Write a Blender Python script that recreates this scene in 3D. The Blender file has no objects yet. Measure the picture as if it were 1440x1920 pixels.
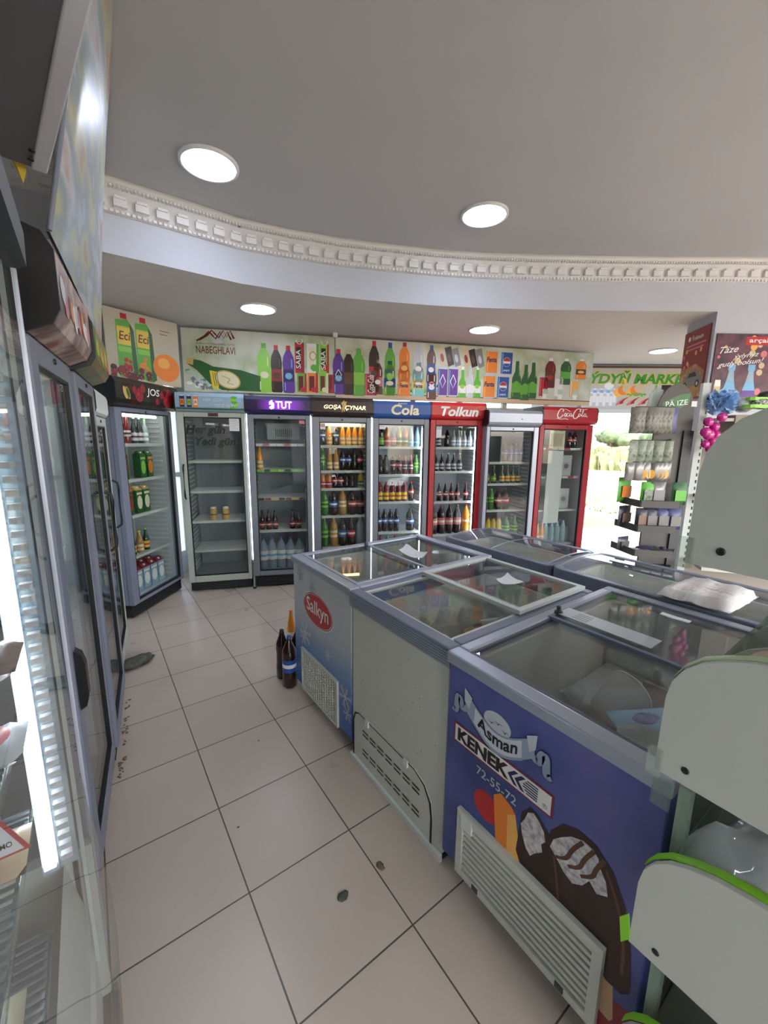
import bpy, math, random
from mathutils import Matrix, Vector
random.seed(7)
sc = bpy.context.scene
COL = sc.collection
# ------------------------------------------------------------------ camera
cam_d = bpy.data.cameras.new('camera'); cam = bpy.data.objects.new('camera', cam_d); COL.objects.link(cam)
FPX = 767.56
cam_d.sensor_fit = 'VERTICAL'; cam_d.sensor_height = 36.0; cam_d.lens = FPX / 1920 * 36.0
cam_d.clip_start = 0.01; cam_d.clip_end = 500
YAW, PITCH, ROLL = 0.6270390, -0.1791400, 0.0113806
cy_, sy_ = math.cos(YAW), math.sin(YAW); cp_, sp_ = math.cos(PITCH), math.sin(PITCH)
fw = Vector((sy_*cp_, cy_*cp_, sp_)); rt = Vector((cy_, -sy_, 0)); up = rt.cross(fw)
r2 = rt*math.cos(ROLL) + up*math.sin(ROLL); u2 = -rt*math.sin(ROLL) + up*math.cos(ROLL)
mw = Matrix((r2, u2, -fw)).transposed().to_4x4(); mw.translation = Vector((-0.3138, -0.8000, 1.5512))
cam.matrix_world = mw
sc.camera = cam
# ------------------------------------------------------------------ world, sun, exposure
W = bpy.data.worlds.new('world'); sc.world = W; W.use_nodes = True
wn = W.node_tree.nodes; wl = W.node_tree.links
bg = wn['Background']
sky = wn.new('ShaderNodeTexSky'); sky.sky_type = 'NISHITA'; sky.sun_disc = False
sky.sun_elevation = math.radians(50); sky.sun_rotation = math.radians(200); sky.dust_density = 3.0; sky.air_density = 1.0
hs = wn.new('ShaderNodeHueSaturation'); hs.inputs['Saturation'].default_value = 0.45
wl.new(sky.outputs[0], hs.inputs['Color']); wl.new(hs.outputs[0], bg.inputs[0])
bg.inputs[1].default_value = 1.35
sun_d = bpy.data.lights.new('sun', 'SUN'); sun_d.energy = 2.2; sun_d.angle = 0.01; sun_d.color = (1, .95, .86)
sun = bpy.data.objects.new('sun', sun_d); COL.objects.link(sun)
sun.rotation_euler = Vector((-0.45, -0.35, 1.0)).to_track_quat('Z', 'Y').to_euler()
LAMP = 21.0          # emission of the flush ceiling lamps
LED = 14.0
sc.view_settings.view_transform = 'Standard'; sc.view_settings.look = 'None'
sc.view_settings.gamma = 1.0; sc.view_settings.use_curve_mapping = False
sc.view_settings.exposure = 0.77

# ------------------------------------------------------------------ materials
def lin(v):
    v /= 255.0
    return v/12.92 if v <= .04045 else ((v+.055)/1.055)**2.4
def c(r, g, b): return (lin(r), lin(g), lin(b), 1.0)
MATS = {}
def mat(name, col, rough=.5, metal=0., emit=None, es=0., noise=0., nscale=8., bump=0., coat=0., alpha=1., spec=.5, trans=0.):
    if name in MATS: return MATS[name]
    m = bpy.data.materials.new(name); m.use_nodes = True
    nt = m.node_tree; b = nt.nodes['Principled BSDF']
    b.inputs['Base Color'].default_value = col; b.inputs['Roughness'].default_value = rough
    b.inputs['Metallic'].default_value = metal; b.inputs['Coat Weight'].default_value = coat
    b.inputs['Specular IOR Level'].default_value = spec
    b.inputs['Alpha'].default_value = alpha
    if emit: b.inputs['Emission Color'].default_value = emit; b.inputs['Emission Strength'].default_value = es
    if noise or bump:
        tc = nt.nodes.new('ShaderNodeTexCoord'); n = nt.nodes.new('ShaderNodeTexNoise')
        n.inputs['Scale'].default_value = nscale; n.inputs['Detail'].default_value = 5
        nt.links.new(tc.outputs['Object'], n.inputs['Vector'])
        if noise:
            r = nt.nodes.new('ShaderNodeValToRGB'); nt.links.new(n.outputs['Fac'], r.inputs[0])
            r.color_ramp.elements[0].position = .3; r.color_ramp.elements[1].position = .7
            r.color_ramp.elements[0].color = tuple(x*(1-noise) for x in col[:3])+(1,)
            r.color_ramp.elements[1].color = tuple(min(1, x*(1+noise)) for x in col[:3])+(1,)
            nt.links.new(r.outputs[0], b.inputs['Base Color'])
        if bump:
            bp = nt.nodes.new('ShaderNodeBump'); bp.inputs['Strength'].default_value = bump; bp.inputs['Distance'].default_value = .01
            nt.links.new(n.outputs['Fac'], bp.inputs['Height']); nt.links.new(bp.outputs[0], b.inputs['Normal'])
    MATS[name] = m
    return m
def glass(name, tint=(1, 1, 1), ior=1.45, haze=0.0, hazecol=(.8, .8, .8), boost=1.0):
    m = bpy.data.materials.new(name); m.use_nodes = True
    nt = m.node_tree; nt.nodes.clear()
    o = nt.nodes.new('ShaderNodeOutputMaterial'); t = nt.nodes.new('ShaderNodeBsdfTransparent'); g = nt.nodes.new('ShaderNodeBsdfGlossy')
    t.inputs[0].default_value = (*tint, 1); g.inputs['Roughness'].default_value = .02
    f = nt.nodes.new('ShaderNodeLayerWeight'); f.inputs[0].default_value = .5
    mx = nt.nodes.new('ShaderNodeMixShader'); f0 = ((ior-1)/(ior+1))**2*boost
    pw = nt.nodes.new('ShaderNodeMath'); pw.operation = 'POWER'; pw.inputs[1].default_value = 5.0
    mu = nt.nodes.new('ShaderNodeMath'); mu.operation = 'MULTIPLY_ADD'; mu.inputs[1].default_value = .85*(1-f0); mu.inputs[2].default_value = f0; mu.use_clamp = True
    nt.links.new(f.outputs['Facing'], pw.inputs[0]); nt.links.new(pw.outputs[0], mu.inputs[0]); nt.links.new(mu.outputs[0], mx.inputs[0])
    if haze:
        d = nt.nodes.new('ShaderNodeBsdfDiffuse'); d.inputs[0].default_value = (*hazecol, 1)
        m2 = nt.nodes.new('ShaderNodeMixShader'); m2.inputs[0].default_value = haze
        nt.links.new(t.outputs[0], m2.inputs[1]); nt.links.new(d.outputs[0], m2.inputs[2]); nt.links.new(m2.outputs[0], mx.inputs[1])
    else: nt.links.new(t.outputs[0], mx.inputs[1])
    nt.links.new(g.outputs[0], mx.inputs[2]); nt.links.new(mx.outputs[0], o.inputs[0])
    MATS[name] = m
    return m
glass('pane', (.93, .95, .94)); glass('lid_glass', (.95, .97, .96), 1.5, .012, boost=1.1)
glass('frosted', (.9, .92, .95), 1.45, .2, (.7, .75, .8)); glass('clear_plastic', (.9, .93, .9), 1.45, .15, (.75, .8, .75))
glass('green_clear', (.72, .85, .74), 1.45, .25, (.6, .72, .6)); glass('dusty_glass', (.93, .96, .95), 1.45, .04, (.7, .75, .74))
glass('water', (.75, .87, .95), 1.4, .28, (.65, .8, .92)); glass('bag_film', (.86, .9, .86), 1.5, .5, (.86, .88, .88), 1.6)
def P(name, r, g, b, rough=.45, **k): return mat(name, c(r, g, b), rough, **k)
P('white_wall', 192, 197, 208, .8, noise=.02, nscale=3); P('ceiling_paint', 188, 188, 188, .85, noise=.02, nscale=2)
P('lower_ceiling', 204, 200, 194, .8); P('plaster', 226, 226, 226, .7)
P('greyblue', 122, 128, 146, .4); P('greyblue_dark', 84, 90, 108, .4); P('grey_frame', 132, 137, 146, .4); P('pale_frame', 176, 184, 176, .4)
P('alu', 170, 176, 190, .35, metal=.4); P('alu_white', 205, 212, 208, .4); P('white_plastic', 214, 218, 214, .4); P('liner', 190, 198, 206, .5)
P('liner_dark', 150, 158, 166, .5); P('black', 22, 23, 26, .4); P('black_rubber', 14, 14, 16, .6); P('dark_grey', 56, 58, 62, .5)
P('red_frame', 178, 30, 36, .35); P('red_header', 200, 34, 38, .35); P('coke_red', 176, 28, 40, .35)
P('shelf_wire', 205, 210, 210, .4); P('off_white', 198, 200, 190, .45, noise=.03, nscale=6); P('lime', 132, 200, 40, .35); P('lime_white', 196, 214, 168, .35)
P('shelf_panel', 190, 192, 182, .5, noise=.02, nscale=3); P('rack_dark', 74, 70, 67, .5); P('canopy', 120, 120, 124, .6); P('sign_green', 70, 120, 74, .5); P('beige_box', 150, 140, 130, .7)
P('paper', 232, 232, 236, .7); P('yellow', 220, 190, 60, .5); P('screw', 60, 60, 62, .3, metal=.8)
P('wood', 170, 130, 90, .6)
def emat(name, r, g, b, s): return mat(name, (0, 0, 0, 1), .5, emit=c(r, g, b), es=s)
emat('lamp', 226, 236, 255, LAMP); emat('led', 235, 245, 255, LED); emat('warm_tube', 255, 226, 160, 7.0); emat('cool_tube', 250, 250, 235, 7.0)
emat('glow_purple', 120, 40, 190, 1.0); emat('glow_white', 255, 245, 255, 2.2); emat('glow_gold', 255, 236, 170, 1.5)

def tile_material():
    m = bpy.data.materials.new('floor_tiles'); m.use_nodes = True
    nt = m.node_tree; N = nt.nodes; L = nt.links; b = N['Principled BSDF']
    tc = N.new('ShaderNodeTexCoord'); br = N.new('ShaderNodeTexBrick')
    br.offset = 0; br.squash = 1
    br.inputs['Scale'].default_value = 1.0; br.inputs['Brick Width'].default_value = .4; br.inputs['Row Height'].default_value = .4
    br.inputs['Mortar Size'].default_value = .0028; br.inputs['Mortar Smooth'].default_value = .2
    br.inputs['Color1'].default_value = c(200, 186, 172); br.inputs['Color2'].default_value = c(205, 191, 177); br.inputs['Mortar'].default_value = c(92, 82, 70)
    n = N.new('ShaderNodeTexNoise'); n.inputs['Scale'].default_value = 2.2; n.inputs['Detail'].default_value = 6
    mx = N.new('ShaderNodeMix'); mx.data_type = 'RGBA'; mx.blend_type = 'MULTIPLY'; mx.inputs[0].default_value = .35
    r = N.new('ShaderNodeValToRGB'); r.color_ramp.elements[0].position = .3; r.color_ramp.elements[1].position = .75
    r.color_ramp.elements[0].color = (.72, .7, .66, 1); r.color_ramp.elements[1].color = (1, 1, 1, 1)
    L.new(tc.outputs['Object'], br.inputs['Vector']); L.new(tc.outputs['Object'], n.inputs['Vector']); L.new(n.outputs['Fac'], r.inputs[0])
    L.new(br.outputs['Color'], mx.inputs[6]); L.new(r.outputs[0], mx.inputs[7]); L.new(mx.outputs[2], b.inputs['Base Color'])
    b.inputs['Roughness'].default_value = .28
    rr = N.new('ShaderNodeMapRange'); rr.inputs[3].default_value = .2; rr.inputs[4].default_value = .42
    L.new(n.outputs['Fac'], rr.inputs[0]); L.new(rr.outputs[0], b.inputs['Roughness'])
    bp = N.new('ShaderNodeBump'); bp.inputs['Strength'].default_value = .4; bp.inputs['Distance'].default_value = .002; bp.invert = True
    L.new(br.outputs['Fac'], bp.inputs['Height']); L.new(bp.outputs[0], b.inputs['Normal'])
    MATS['floor_tiles'] = m
tile_material()
def ramp_material(name, stops, axis='Z', rough=.4, nz=.0, nsc=5.):
    """colour printed along one object axis, with blotches"""
    m = bpy.data.materials.new(name); m.use_nodes = True; nt = m.node_tree; N = nt.nodes; L = nt.links; b = N['Principled BSDF']
    tc = N.new('ShaderNodeTexCoord'); sp = N.new('ShaderNodeSeparateXYZ'); r = N.new('ShaderNodeValToRGB')
    L.new(tc.outputs['Object'], sp.inputs[0])
    n = N.new('ShaderNodeTexNoise'); n.inputs['Scale'].default_value = nsc; n.inputs['Detail'].default_value = 4
    L.new(tc.outputs['Object'], n.inputs['Vector'])
    ad = N.new('ShaderNodeMath'); ad.operation = 'MULTIPLY_ADD'; ad.inputs[1].default_value = nz; L.new(n.outputs['Fac'], ad.inputs[0]); L.new(sp.outputs[axis], ad.inputs[2])
    L.new(ad.outputs[0], r.inputs[0])
    el = r.color_ramp.elements
    el[0].position = stops[0][0]; el[0].color = stops[0][1]; el[1].position = stops[-1][0]; el[1].color = stops[-1][1]
    for p_, c_ in stops[1:-1]:
        e = el.new(p_); e.color = c_
    L.new(r.outputs[0], b.inputs['Base Color']); b.inputs['Roughness'].default_value = rough
    MATS[name] = m
def blotch_material(name, cols, scale=6., rough=.45, stretch=(1, 1, 1)):
    m = bpy.data.materials.new(name); m.use_nodes = True; nt = m.node_tree; N = nt.nodes; L = nt.links; b = N['Principled BSDF']
    tc = N.new('ShaderNodeTexCoord'); mp = N.new('ShaderNodeMapping'); mp.inputs['Scale'].default_value = stretch
    n = N.new('ShaderNodeTexNoise'); n.inputs['Scale'].default_value = scale; n.inputs['Detail'].default_value = 3
    r = N.new('ShaderNodeValToRGB'); el = r.color_ramp.elements
    L.new(tc.outputs['Object'], mp.inputs[0]); L.new(mp.outputs[0], n.inputs['Vector']); L.new(n.outputs['Fac'], r.inputs[0]); L.new(r.outputs[0], b.inputs['Base Color'])
    k = len(cols)
    for i, cc in enumerate(cols):
        p_ = .3 + .4*i/max(1, k-1)
        if i == 0: el[0].position = p_; el[0].color = cc
        elif i == k-1: el[-1].position = p_; el[-1].color = cc
        else:
            e = el.new(p_); e.color = cc
    b.inputs['Roughness'].default_value = rough
    MATS[name] = m

# ------------------------------------------------------------------ mesh helpers
class MB:
    def __init__(s): s.v = []; s.f = []; s.fm = []; s.ms = []; s.sm = []
    def mi(s, m):
        if m not in s.ms: s.ms.append(m)
        return s.ms.index(m)
    def add(s, vs, fs, m, smooth=False):
        o = len(s.v); s.v += [tuple(p) for p in vs]; k = s.mi(m)
        for f in fs: s.f.append(tuple(o+i for i in f)); s.fm.append(k); s.sm.append(smooth)
        return s
    def box(s, x0, y0, z0, x1, y1, z1, m):
        if x0 > x1: x0, x1 = x1, x0
        if y0 > y1: y0, y1 = y1, y0
        if z0 > z1: z0, z1 = z1, z0
        return s.add([(x0, y0, z0), (x1, y0, z0), (x1, y1, z0), (x0, y1, z0), (x0, y0, z1), (x1, y0, z1), (x1, y1, z1), (x0, y1, z1)],
              [(0, 3, 2, 1), (4, 5, 6, 7), (0, 1, 5, 4), (1, 2, 6, 5), (2, 3, 7, 6), (3, 0, 4, 7)], m)
    def prism(s, pts, axis, a, b, m, smooth=False):
        """pts 2-D outline; extruded along axis from a to b"""
        def put(p, t): return {'x': (t, p[0], p[1]), 'y': (p[0], t, p[1]), 'z': (p[0], p[1], t)}[axis]
        n = len(pts); vs = [put(p, a) for p in pts]+[put(p, b) for p in pts]
        s.add(vs, [tuple(range(n-1, -1, -1)), tuple(range(n, 2*n))], m)
        return s.add(vs, [(i, (i+1) % n, n+(i+1) % n, n+i) for i in range(n)], m, smooth)
    def lathe(s, prof, m, seg=12, cx=0, cy=0, z=0, smooth=True):
        vs = []; fs = []
        for r, h in prof:
            for k in range(seg):
                a = 2*math.pi*k/seg; vs.append((cx+r*math.cos(a), cy+r*math.sin(a), z+h))
        for i in range(len(prof)-1):
            for k in range(seg): fs.append((i*seg+k, i*seg+(k+1) % seg, (i+1)*seg+(k+1) % seg, (i+1)*seg+k))
        s.add(vs, fs, m, smooth)
        return s.add([vs[k] for k in range(seg)]+[vs[-seg+k] for k in range(seg)], [tuple(range(seg-1, -1, -1)), tuple(range(seg, 2*seg))], m)
    def tube(s, pts, r, m, seg=8):
        vs = []; fs = []; P_ = [Vector(p) for p in pts]; n = len(P_)
        for i, p in enumerate(P_):
            d = (P_[min(i+1, n-1)]-P_[max(i-1, 0)]).normalized()
            a = d.cross(Vector((0, 0, 1)));
            if a.length < .01: a = d.cross(Vector((1, 0, 0)))
            a.normalize(); b = d.cross(a)
            for k in range(seg):
                t = 2*math.pi*k/seg; vs.append(p+(a*math.cos(t)+b*math.sin(t))*r)
        for i in range(n-1):
            for k in range(seg): fs.append((i*seg+k, i*seg+(k+1) % seg, (i+1)*seg+(k+1) % seg, (i+1)*seg+k))
        s.add(vs, fs, m, True)
        return s.add([vs[k] for k in range(seg)]+[vs[-seg+k] for k in range(seg)], [tuple(range(seg)), tuple(range(2*seg-1, seg-1, -1))], m)
    def blob(s, cx, cy, cz, rx, ry, rz, m, seg=14, rings=9, rnd=0., rot=None):
        vs = []; fs = []; rg = random.Random(int(cx*977+cz*331+rx*71))
        for i in range(1, rings):
            t = math.pi*i/rings
            for k in range(seg):
                a = 2*math.pi*k/seg; q = 1+rnd*(rg.random()-.5)*2
                vs.append(Vector((rx*math.sin(t)*math.cos(a)*q, ry*math.sin(t)*math.sin(a)*q, rz*math.cos(t)*q)))
        vs += [Vector((0, 0, rz)), Vector((0, 0, -rz))]
        for i in range(rings-2):
            for k in range(seg): fs.append((i*seg+k, (i+1)*seg+k, (i+1)*seg+(k+1) % seg, i*seg+(k+1) % seg))
        T = len(vs)-2
        for k in range(seg):
            fs.append((T, k, (k+1) % seg)); fs.append((T+1, (rings-2)*seg+(k+1) % seg, (rings-2)*seg+k))
        if rot: vs = [rot @ v for v in vs]
        return s.add([v+Vector((cx, cy, cz)) for v in vs], fs, m, True)
    def xf(s, M_):
        s.v = [tuple(M_ @ Vector(p)) for p in s.v]; return s
def obj(name, mb, parent=None, loc=None, rz=0., label=None):
    me = bpy.data.meshes.new(name); me.from_pydata([tuple(p) for p in mb.v], [], mb.f)
    for m in mb.ms: me.materials.append(MATS[m])
    me.polygons.foreach_set('material_index', mb.fm); me.polygons.foreach_set('use_smooth', mb.sm); me.update()
    o = bpy.data.objects.new(name, me); COL.objects.link(o)
    if parent: o.parent = parent
    if loc: o.location = loc
    o.rotation_euler = (0, 0, rz)
    if label: o['label'] = label
    return o
def bevel(o, w=.004, seg=2):
    b = o.modifiers.new('bevel', 'BEVEL'); b.width = w; b.segments = seg; b.limit_method = 'ANGLE'
    return o
def tag(o, label, cat, group=None, kind=None):
    if label: o['label'] = label
    if cat: o['category'] = cat
    if group: o['group'] = group
    if kind: o['kind'] = kind
    return o
def thing(name, label, cat, loc=(0, 0, 0), rz=0., group=None, scale=None):
    o = bpy.data.objects.new(name, None); COL.objects.link(o); o.location = loc; o.rotation_euler = (0, 0, rz)
    o.empty_display_size = .1
    return tag(o, label, cat, group)
def struct(name, mb): return tag(obj(name, mb), None, None, None, 'structure')
def copy_tree(o, parent=None):
    q = o.copy(); COL.objects.link(q)
    if parent: q.parent = parent
    for ch in list(o.children): copy_tree(ch, q)
    return q
class Plane:
    """a printed face: origin O, right R, up U"""
    def __init__(s, O, R, U):
        s.O = Vector(O); s.R = Vector(R).normalized(); s.U = Vector(U).normalized(); s.N = s.R.cross(s.U)
    def at(s, a, b, d=0.): return s.O+s.R*a+s.U*b+s.N*d
    def poly(s, mb, pts, m, d=.0012): return mb.add([s.at(a, b, d) for a, b in pts], [tuple(range(len(pts)))], m)
    def rect(s, mb, a0, b0, a1, b1, m, d=.0012): return s.poly(mb, [(a0, b0), (a1, b0), (a1, b1), (a0, b1)], m, d)
    def disc(s, mb, a, b, ra, rb, m, d=.0012, n=24, rot=0.):
        co, si = math.cos(rot), math.sin(rot)
        return s.poly(mb, [(a+ra*math.cos(t)*co-rb*math.sin(t)*si, b+ra*math.cos(t)*si+rb*math.sin(t)*co) for t in [2*math.pi*k/n for k in range(n)]], m, d)
    def stroke(s, mb, pts, w, m, d=.0016, smooth=3):
        for _ in range(smooth):
            q = [pts[0]]
            for i in range(len(pts)-1):
                (x0, y0), (x1, y1) = pts[i], pts[i+1]
                q += [(x0*.75+x1*.25, y0*.75+y1*.25), (x0*.25+x1*.75, y0*.25+y1*.75)]
            pts = q+[pts[-1]]
        L_ = []; R_ = []; n = len(pts)
        for i, p in enumerate(pts):
            p0 = pts[max(0, i-1)]; p1 = pts[min(n-1, i+1)]; dx, dy = p1[0]-p0[0], p1[1]-p0[1]; l = math.hypot(dx, dy) or 1
            # a pen held at an angle: thick on the downstrokes
            ww = w*(.45+.55*abs(dy/l))/2; L_.append((p[0]-dy/l*ww, p[1]+dx/l*ww)); R_.append((p[0]+dy/l*ww, p[1]-dx/l*ww))
        for i in range(n-1): s.poly(mb, [L_[i], R_[i], R_[i+1], L_[i+1]], m, d)
    def profile(s, mb, cx, z0, h, w, prof, d=.0012, lean=0.):
        """stacked bands; prof = [(t, halfwidth fraction, material of the band above)]"""
        for i in range(len(prof)-1):
            t0, w0, m = prof[i]; t1, w1, _ = prof[i+1]
            if m is None: continue
            s.poly(mb, [(cx-w0*w/2+lean*t0, z0+t0*h), (cx+w0*w/2+lean*t0, z0+t0*h), (cx+w1*w/2+lean*t1, z0+t1*h), (cx-w1*w/2+lean*t1, z0+t1*h)], m, d)
def text(name, s, plane, a, b, width, height, m, parent, shear=0., bold=0., d=.002, rot=0., label=None, arc=0.):
    """lettering as a mesh fitted in a box centred at (a, b) on the plane"""
    cu = bpy.data.curves.new('t', 'FONT'); cu.body = s; cu.offset = bold; cu.shear = shear; cu.extrude = 0.0; cu.resolution_u = 3
    t = bpy.data.objects.new('t', cu); COL.objects.link(t)
    dg = bpy.context.evaluated_depsgraph_get(); me = bpy.data.meshes.new_from_object(t.evaluated_get(dg))
    bpy.data.objects.remove(t); bpy.data.curves.remove(cu)
    xs = [v.co.x for v in me.vertices]; ys = [v.co.y for v in me.vertices]
    if not xs: return None
    x0, x1, y0, y1 = min(xs), max(xs), min(ys), max(ys); co, si = math.cos(rot), math.sin(rot)
    for v in me.vertices:
        p = (v.co.x-(x0+x1)/2)/(x1-x0)*width; q = (v.co.y-(y0+y1)/2)/(y1-y0)*height
        q += arc*(1-(2*p/width)**2)
        p, q = p*co-q*si, p*si+q*co
        v.co = plane.at(a+p, b+q, d)
    me.materials.clear(); me.materials.append(MATS[m]); me.update(); me.name = name
    o = bpy.data.objects.new(name, me); COL.objects.link(o)
    if parent: o.parent = parent
    if label: o['label'] = label
    return o
for nm, rgb in dict(ink_white=(236, 236, 232), ink_black=(26, 24, 24), ink_red=(190, 34, 44), ink_dkred=(110, 24, 34), ink_green=(96, 176, 60), ink_dkgreen=(44, 96, 50), ink_lime=(140, 206, 70),
        ink_purple=(96, 52, 150), ink_dkpurple=(52, 34, 90), ink_orange=(236, 134, 44), ink_ltorange=(244, 180, 90), ink_blue=(34, 82, 160), ink_ltblue=(120, 178, 220), ink_cyan=(130, 206, 200), ink_brown=(92, 56, 40),
        ink_tan=(206, 184, 150), ink_yellow=(236, 206, 70), ink_cream=(232, 224, 190), ink_grey=(130, 130, 130), ink_cola=(44, 24, 22), ink_glass=(176, 206, 190), ink_pink=(214, 120, 130), ink_navy=(30, 34, 84),
        ink_maroon=(84, 36, 48), ink_silver=(196, 202, 208), ink_sky=(150, 176, 198), ink_oldred=(140, 40, 48), ink_gold=(204, 168, 96), ink_choc=(46, 22, 18), ink_stick=(196, 160, 124)).items(): P(nm, *rgb, .4)

# ------------------------------------------------------------------ room
ZL, ZU = 2.68, 3.08
arc = [(-1.2, 2.5), (-.7, 2.52), (-.15, 2.525), (.38, 2.53), (.75, 2.54), (1.11, 2.47), (1.48, 2.36), (1.85, 2.21), (2.23, 2.04), (2.61, 1.83), (3.0, 1.58), (3.4, 1.30), (3.86, .97), (4.32, .62)]
mb = MB(); mb.add([(-1.6, -5.2, 0), (8.6, -5.2, 0), (8.6, 2.4, 0), (5.5, 3.3, 0), (5.0, 6.0, 0), (-1.6, 6.0, 0)], [(0, 1, 2, 3, 4, 5)], 'floor_tiles'); struct('floor', mb)
# upper ceiling
mb = MB(); mb.box(-1.6, -5.2, ZU, 9, 6.0, ZU+.1, 'ceiling_paint'); struct('ceiling', mb)
# dropped ceiling slab behind the curved fascia
mb = MB(); far = [(4.68, .96), (8.3, -1.3), (9, 2), (6, 6), (-1.6, 6), (-1.6, 2.5)]
pl = arc+far; n = len(pl)
mb.add([(x, y, ZL) for x, y in pl], [tuple(range(n))], 'lower_ceiling')
mb.add([(x, y, z) for z in (ZL, ZU) for x, y in arc], [(i, i+1, len(arc)+i+1, len(arc)+i) for i in range(len(arc)-1)], 'white_wall', True)
struct('ceiling_dropped', mb)['label'] = 'lower ceiling with curved white fascia'
# cornice with dentils
mb = MB(); wr = Vector((.74, -.52)).normalized(); path = [Vector(p) for p in arc[1:]]+[Vector((4.32, .62))+wr*1.0, Vector((4.32, .62))+wr*3.6]
prof = [(0, 2.915), (.012, 2.915), (.016, 2.935), (.03, 2.945), (.034, 2.995), (.06, 3.005), (.066, 3.03), (.095, 3.045), (.105, 3.08), (0, 3.08)]
nrm = []
for i, p in enumerate(path):
    d = (path[min(i+1, len(path)-1)]-path[max(i-1, 0)]).normalized(); nrm.append(Vector((d.y, -d.x)))
vs = [(p.x+nn.x*o_, p.y+nn.y*o_, z_) for p, nn in zip(path, nrm) for o_, z_ in prof]; k = len(prof)
mb.add(vs, [(i*k+j, (i+1)*k+j, (i+1)*k+(j+1) % k, i*k+(j+1) % k) for i in range(len(path)-1) for j in range(k)], 'plaster', True)
def along(path, step):
    out = []; acc = 0
    for i in range(len(path)-1):
        a, b = path[i], path[i+1]; L_ = (b-a).length; t = -acc
        while t+step <= L_:
            t += step; out.append((a+(b-a)*(t/L_), (b-a).normalized()))
        acc = L_-t
    return out
def obox(mb, p, d, a0, a1, n0, n1, z0, z1, m):
    nn = Vector((d.y, -d.x)); q = [p+d*a0+nn*n0, p+d*a1+nn*n0, p+d*a1+nn*n1, p+d*a0+nn*n1]
    mb.add([(v.x, v.y, z) for z in (z0, z1) for v in q], [(3, 2, 1, 0), (4, 5, 6, 7), (0, 1, 5, 4), (1, 2, 6, 5), (2, 3, 7, 6), (3, 0, 4, 7)], m)
for p, d in along(path, .118):
    obox(mb, p, d, -.037, .037, .02, .062, 2.945, 2.992, 'plaster')
    obox(mb, p, d, -.03, .03, .03, .072, 2.985, 3.0, 'plaster')
for p, d in along(path, .03): obox(mb, p, d, -.009, .009, .01, .028, 2.918, 2.934, 'plaster')
for p, d in along(path, .022): obox(mb, p, d, -.006, .006, .07, .1, 3.03, 3.044, 'plaster')
struct('trim_1', mb)
# walls
mb = MB(); mb.box(-1.3, -5.2, 0, -1.2, 3.6, ZU, 'white_wall'); struct('wall_left', mb)
mb = MB(); mb.box(-1.3, -5.3, 0, 8.6, -5.2, .9, 'white_wall'); mb.box(-1.3, -5.3, 2.5, 8.6, -5.2, ZU, 'white_wall')
for x in (-1.3, 1.6, 4.6, 8.3): mb.box(x, -5.3, .9, x+.3, -5.2, 2.5, 'white_wall')
struct('wall_front', mb)
mb = MB(); mb.box(8.5, -5.2, 0, 8.6, -1.6, ZU, 'white_wall'); struct('wall_right', mb)
g0 = Vector((.978, 3.251)); uu = Vector((.9184, -.3955)); nn = Vector((.3955, .9184))
def row_plane(off, z=0.): p = g0+nn*off; return Plane((p.x, p.y, z), (uu.x, uu.y, 0), (0, 0, 1))
# the back wall: solid band above, glazed below
def seg(mb, p, q, z0, z1, th, m):
    d = (q-p).normalized(); nv = Vector((-d.y, d.x))*th; a = [p, q, q+nv, p+nv]
    mb.add([(v.x, v.y, z) for z in (z0, z1) for v in a], [(3, 2, 1, 0), (4, 5, 6, 7), (0, 1, 5, 4), (1, 2, 6, 5), (2, 3, 7, 6), (3, 0, 4, 7)], m)
W0 = g0+nn*.78
def wp(s): return W0+uu*s
mb = MB(); seg(mb, wp(-.78), wp(4.34), 2.06, ZL, .18, 'white_wall'); seg(mb, wp(-.78), wp(4.34), 0, .22, .18, 'white_wall'); struct('wall_back', mb)
mb = MB()
for s_ in [-.78, -.05, .62, 1.24, 1.86, 2.48, 3.1, 3.7, 4.26]: seg(mb, wp(s_-.0), wp(s_+.06), .22, 2.06, .06, 'alu_white')
for z_ in (.22, 1.1, 1.9, 2.01): seg(mb, wp(-.78), wp(4.32), z_, z_+.05, .05, 'alu_white')
o = struct('window_1', mb)
mbp = MB(); seg(mbp, wp(-.78)+nn*.02, wp(4.3)+nn*.02, .25, 2.03, .006, 'frosted'); obj('pane', mbp, o)
# diagonal corner wall behind the juice fridge
JW0 = Vector((-1.2, 3.05)); JW1 = wp(-.78)
mb = MB(); seg(mb, JW0, JW1, 2.2, ZL, .1, 'white_wall'); seg(mb, JW0, JW1, 0, .2, .1, 'white_wall'); struct('wall_corner', mb)
mb = MB(); dJ = (JW1-JW0)
for t in (0, .33, .66, .97): seg(mb, JW0+dJ*t, JW0+dJ*(t+.03), .2, 2.2, .06, 'alu_white')
for z_ in (.2, 1.1, 1.85, 2.15): seg(mb, JW0, JW1, z_, z_+.05, .05, 'alu_white')
o = struct('window_2', mb); mbp = MB(); seg(mbp, JW0, JW1, .25, 2.15, .006, 'frosted'); obj('pane', mbp, o)
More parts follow.
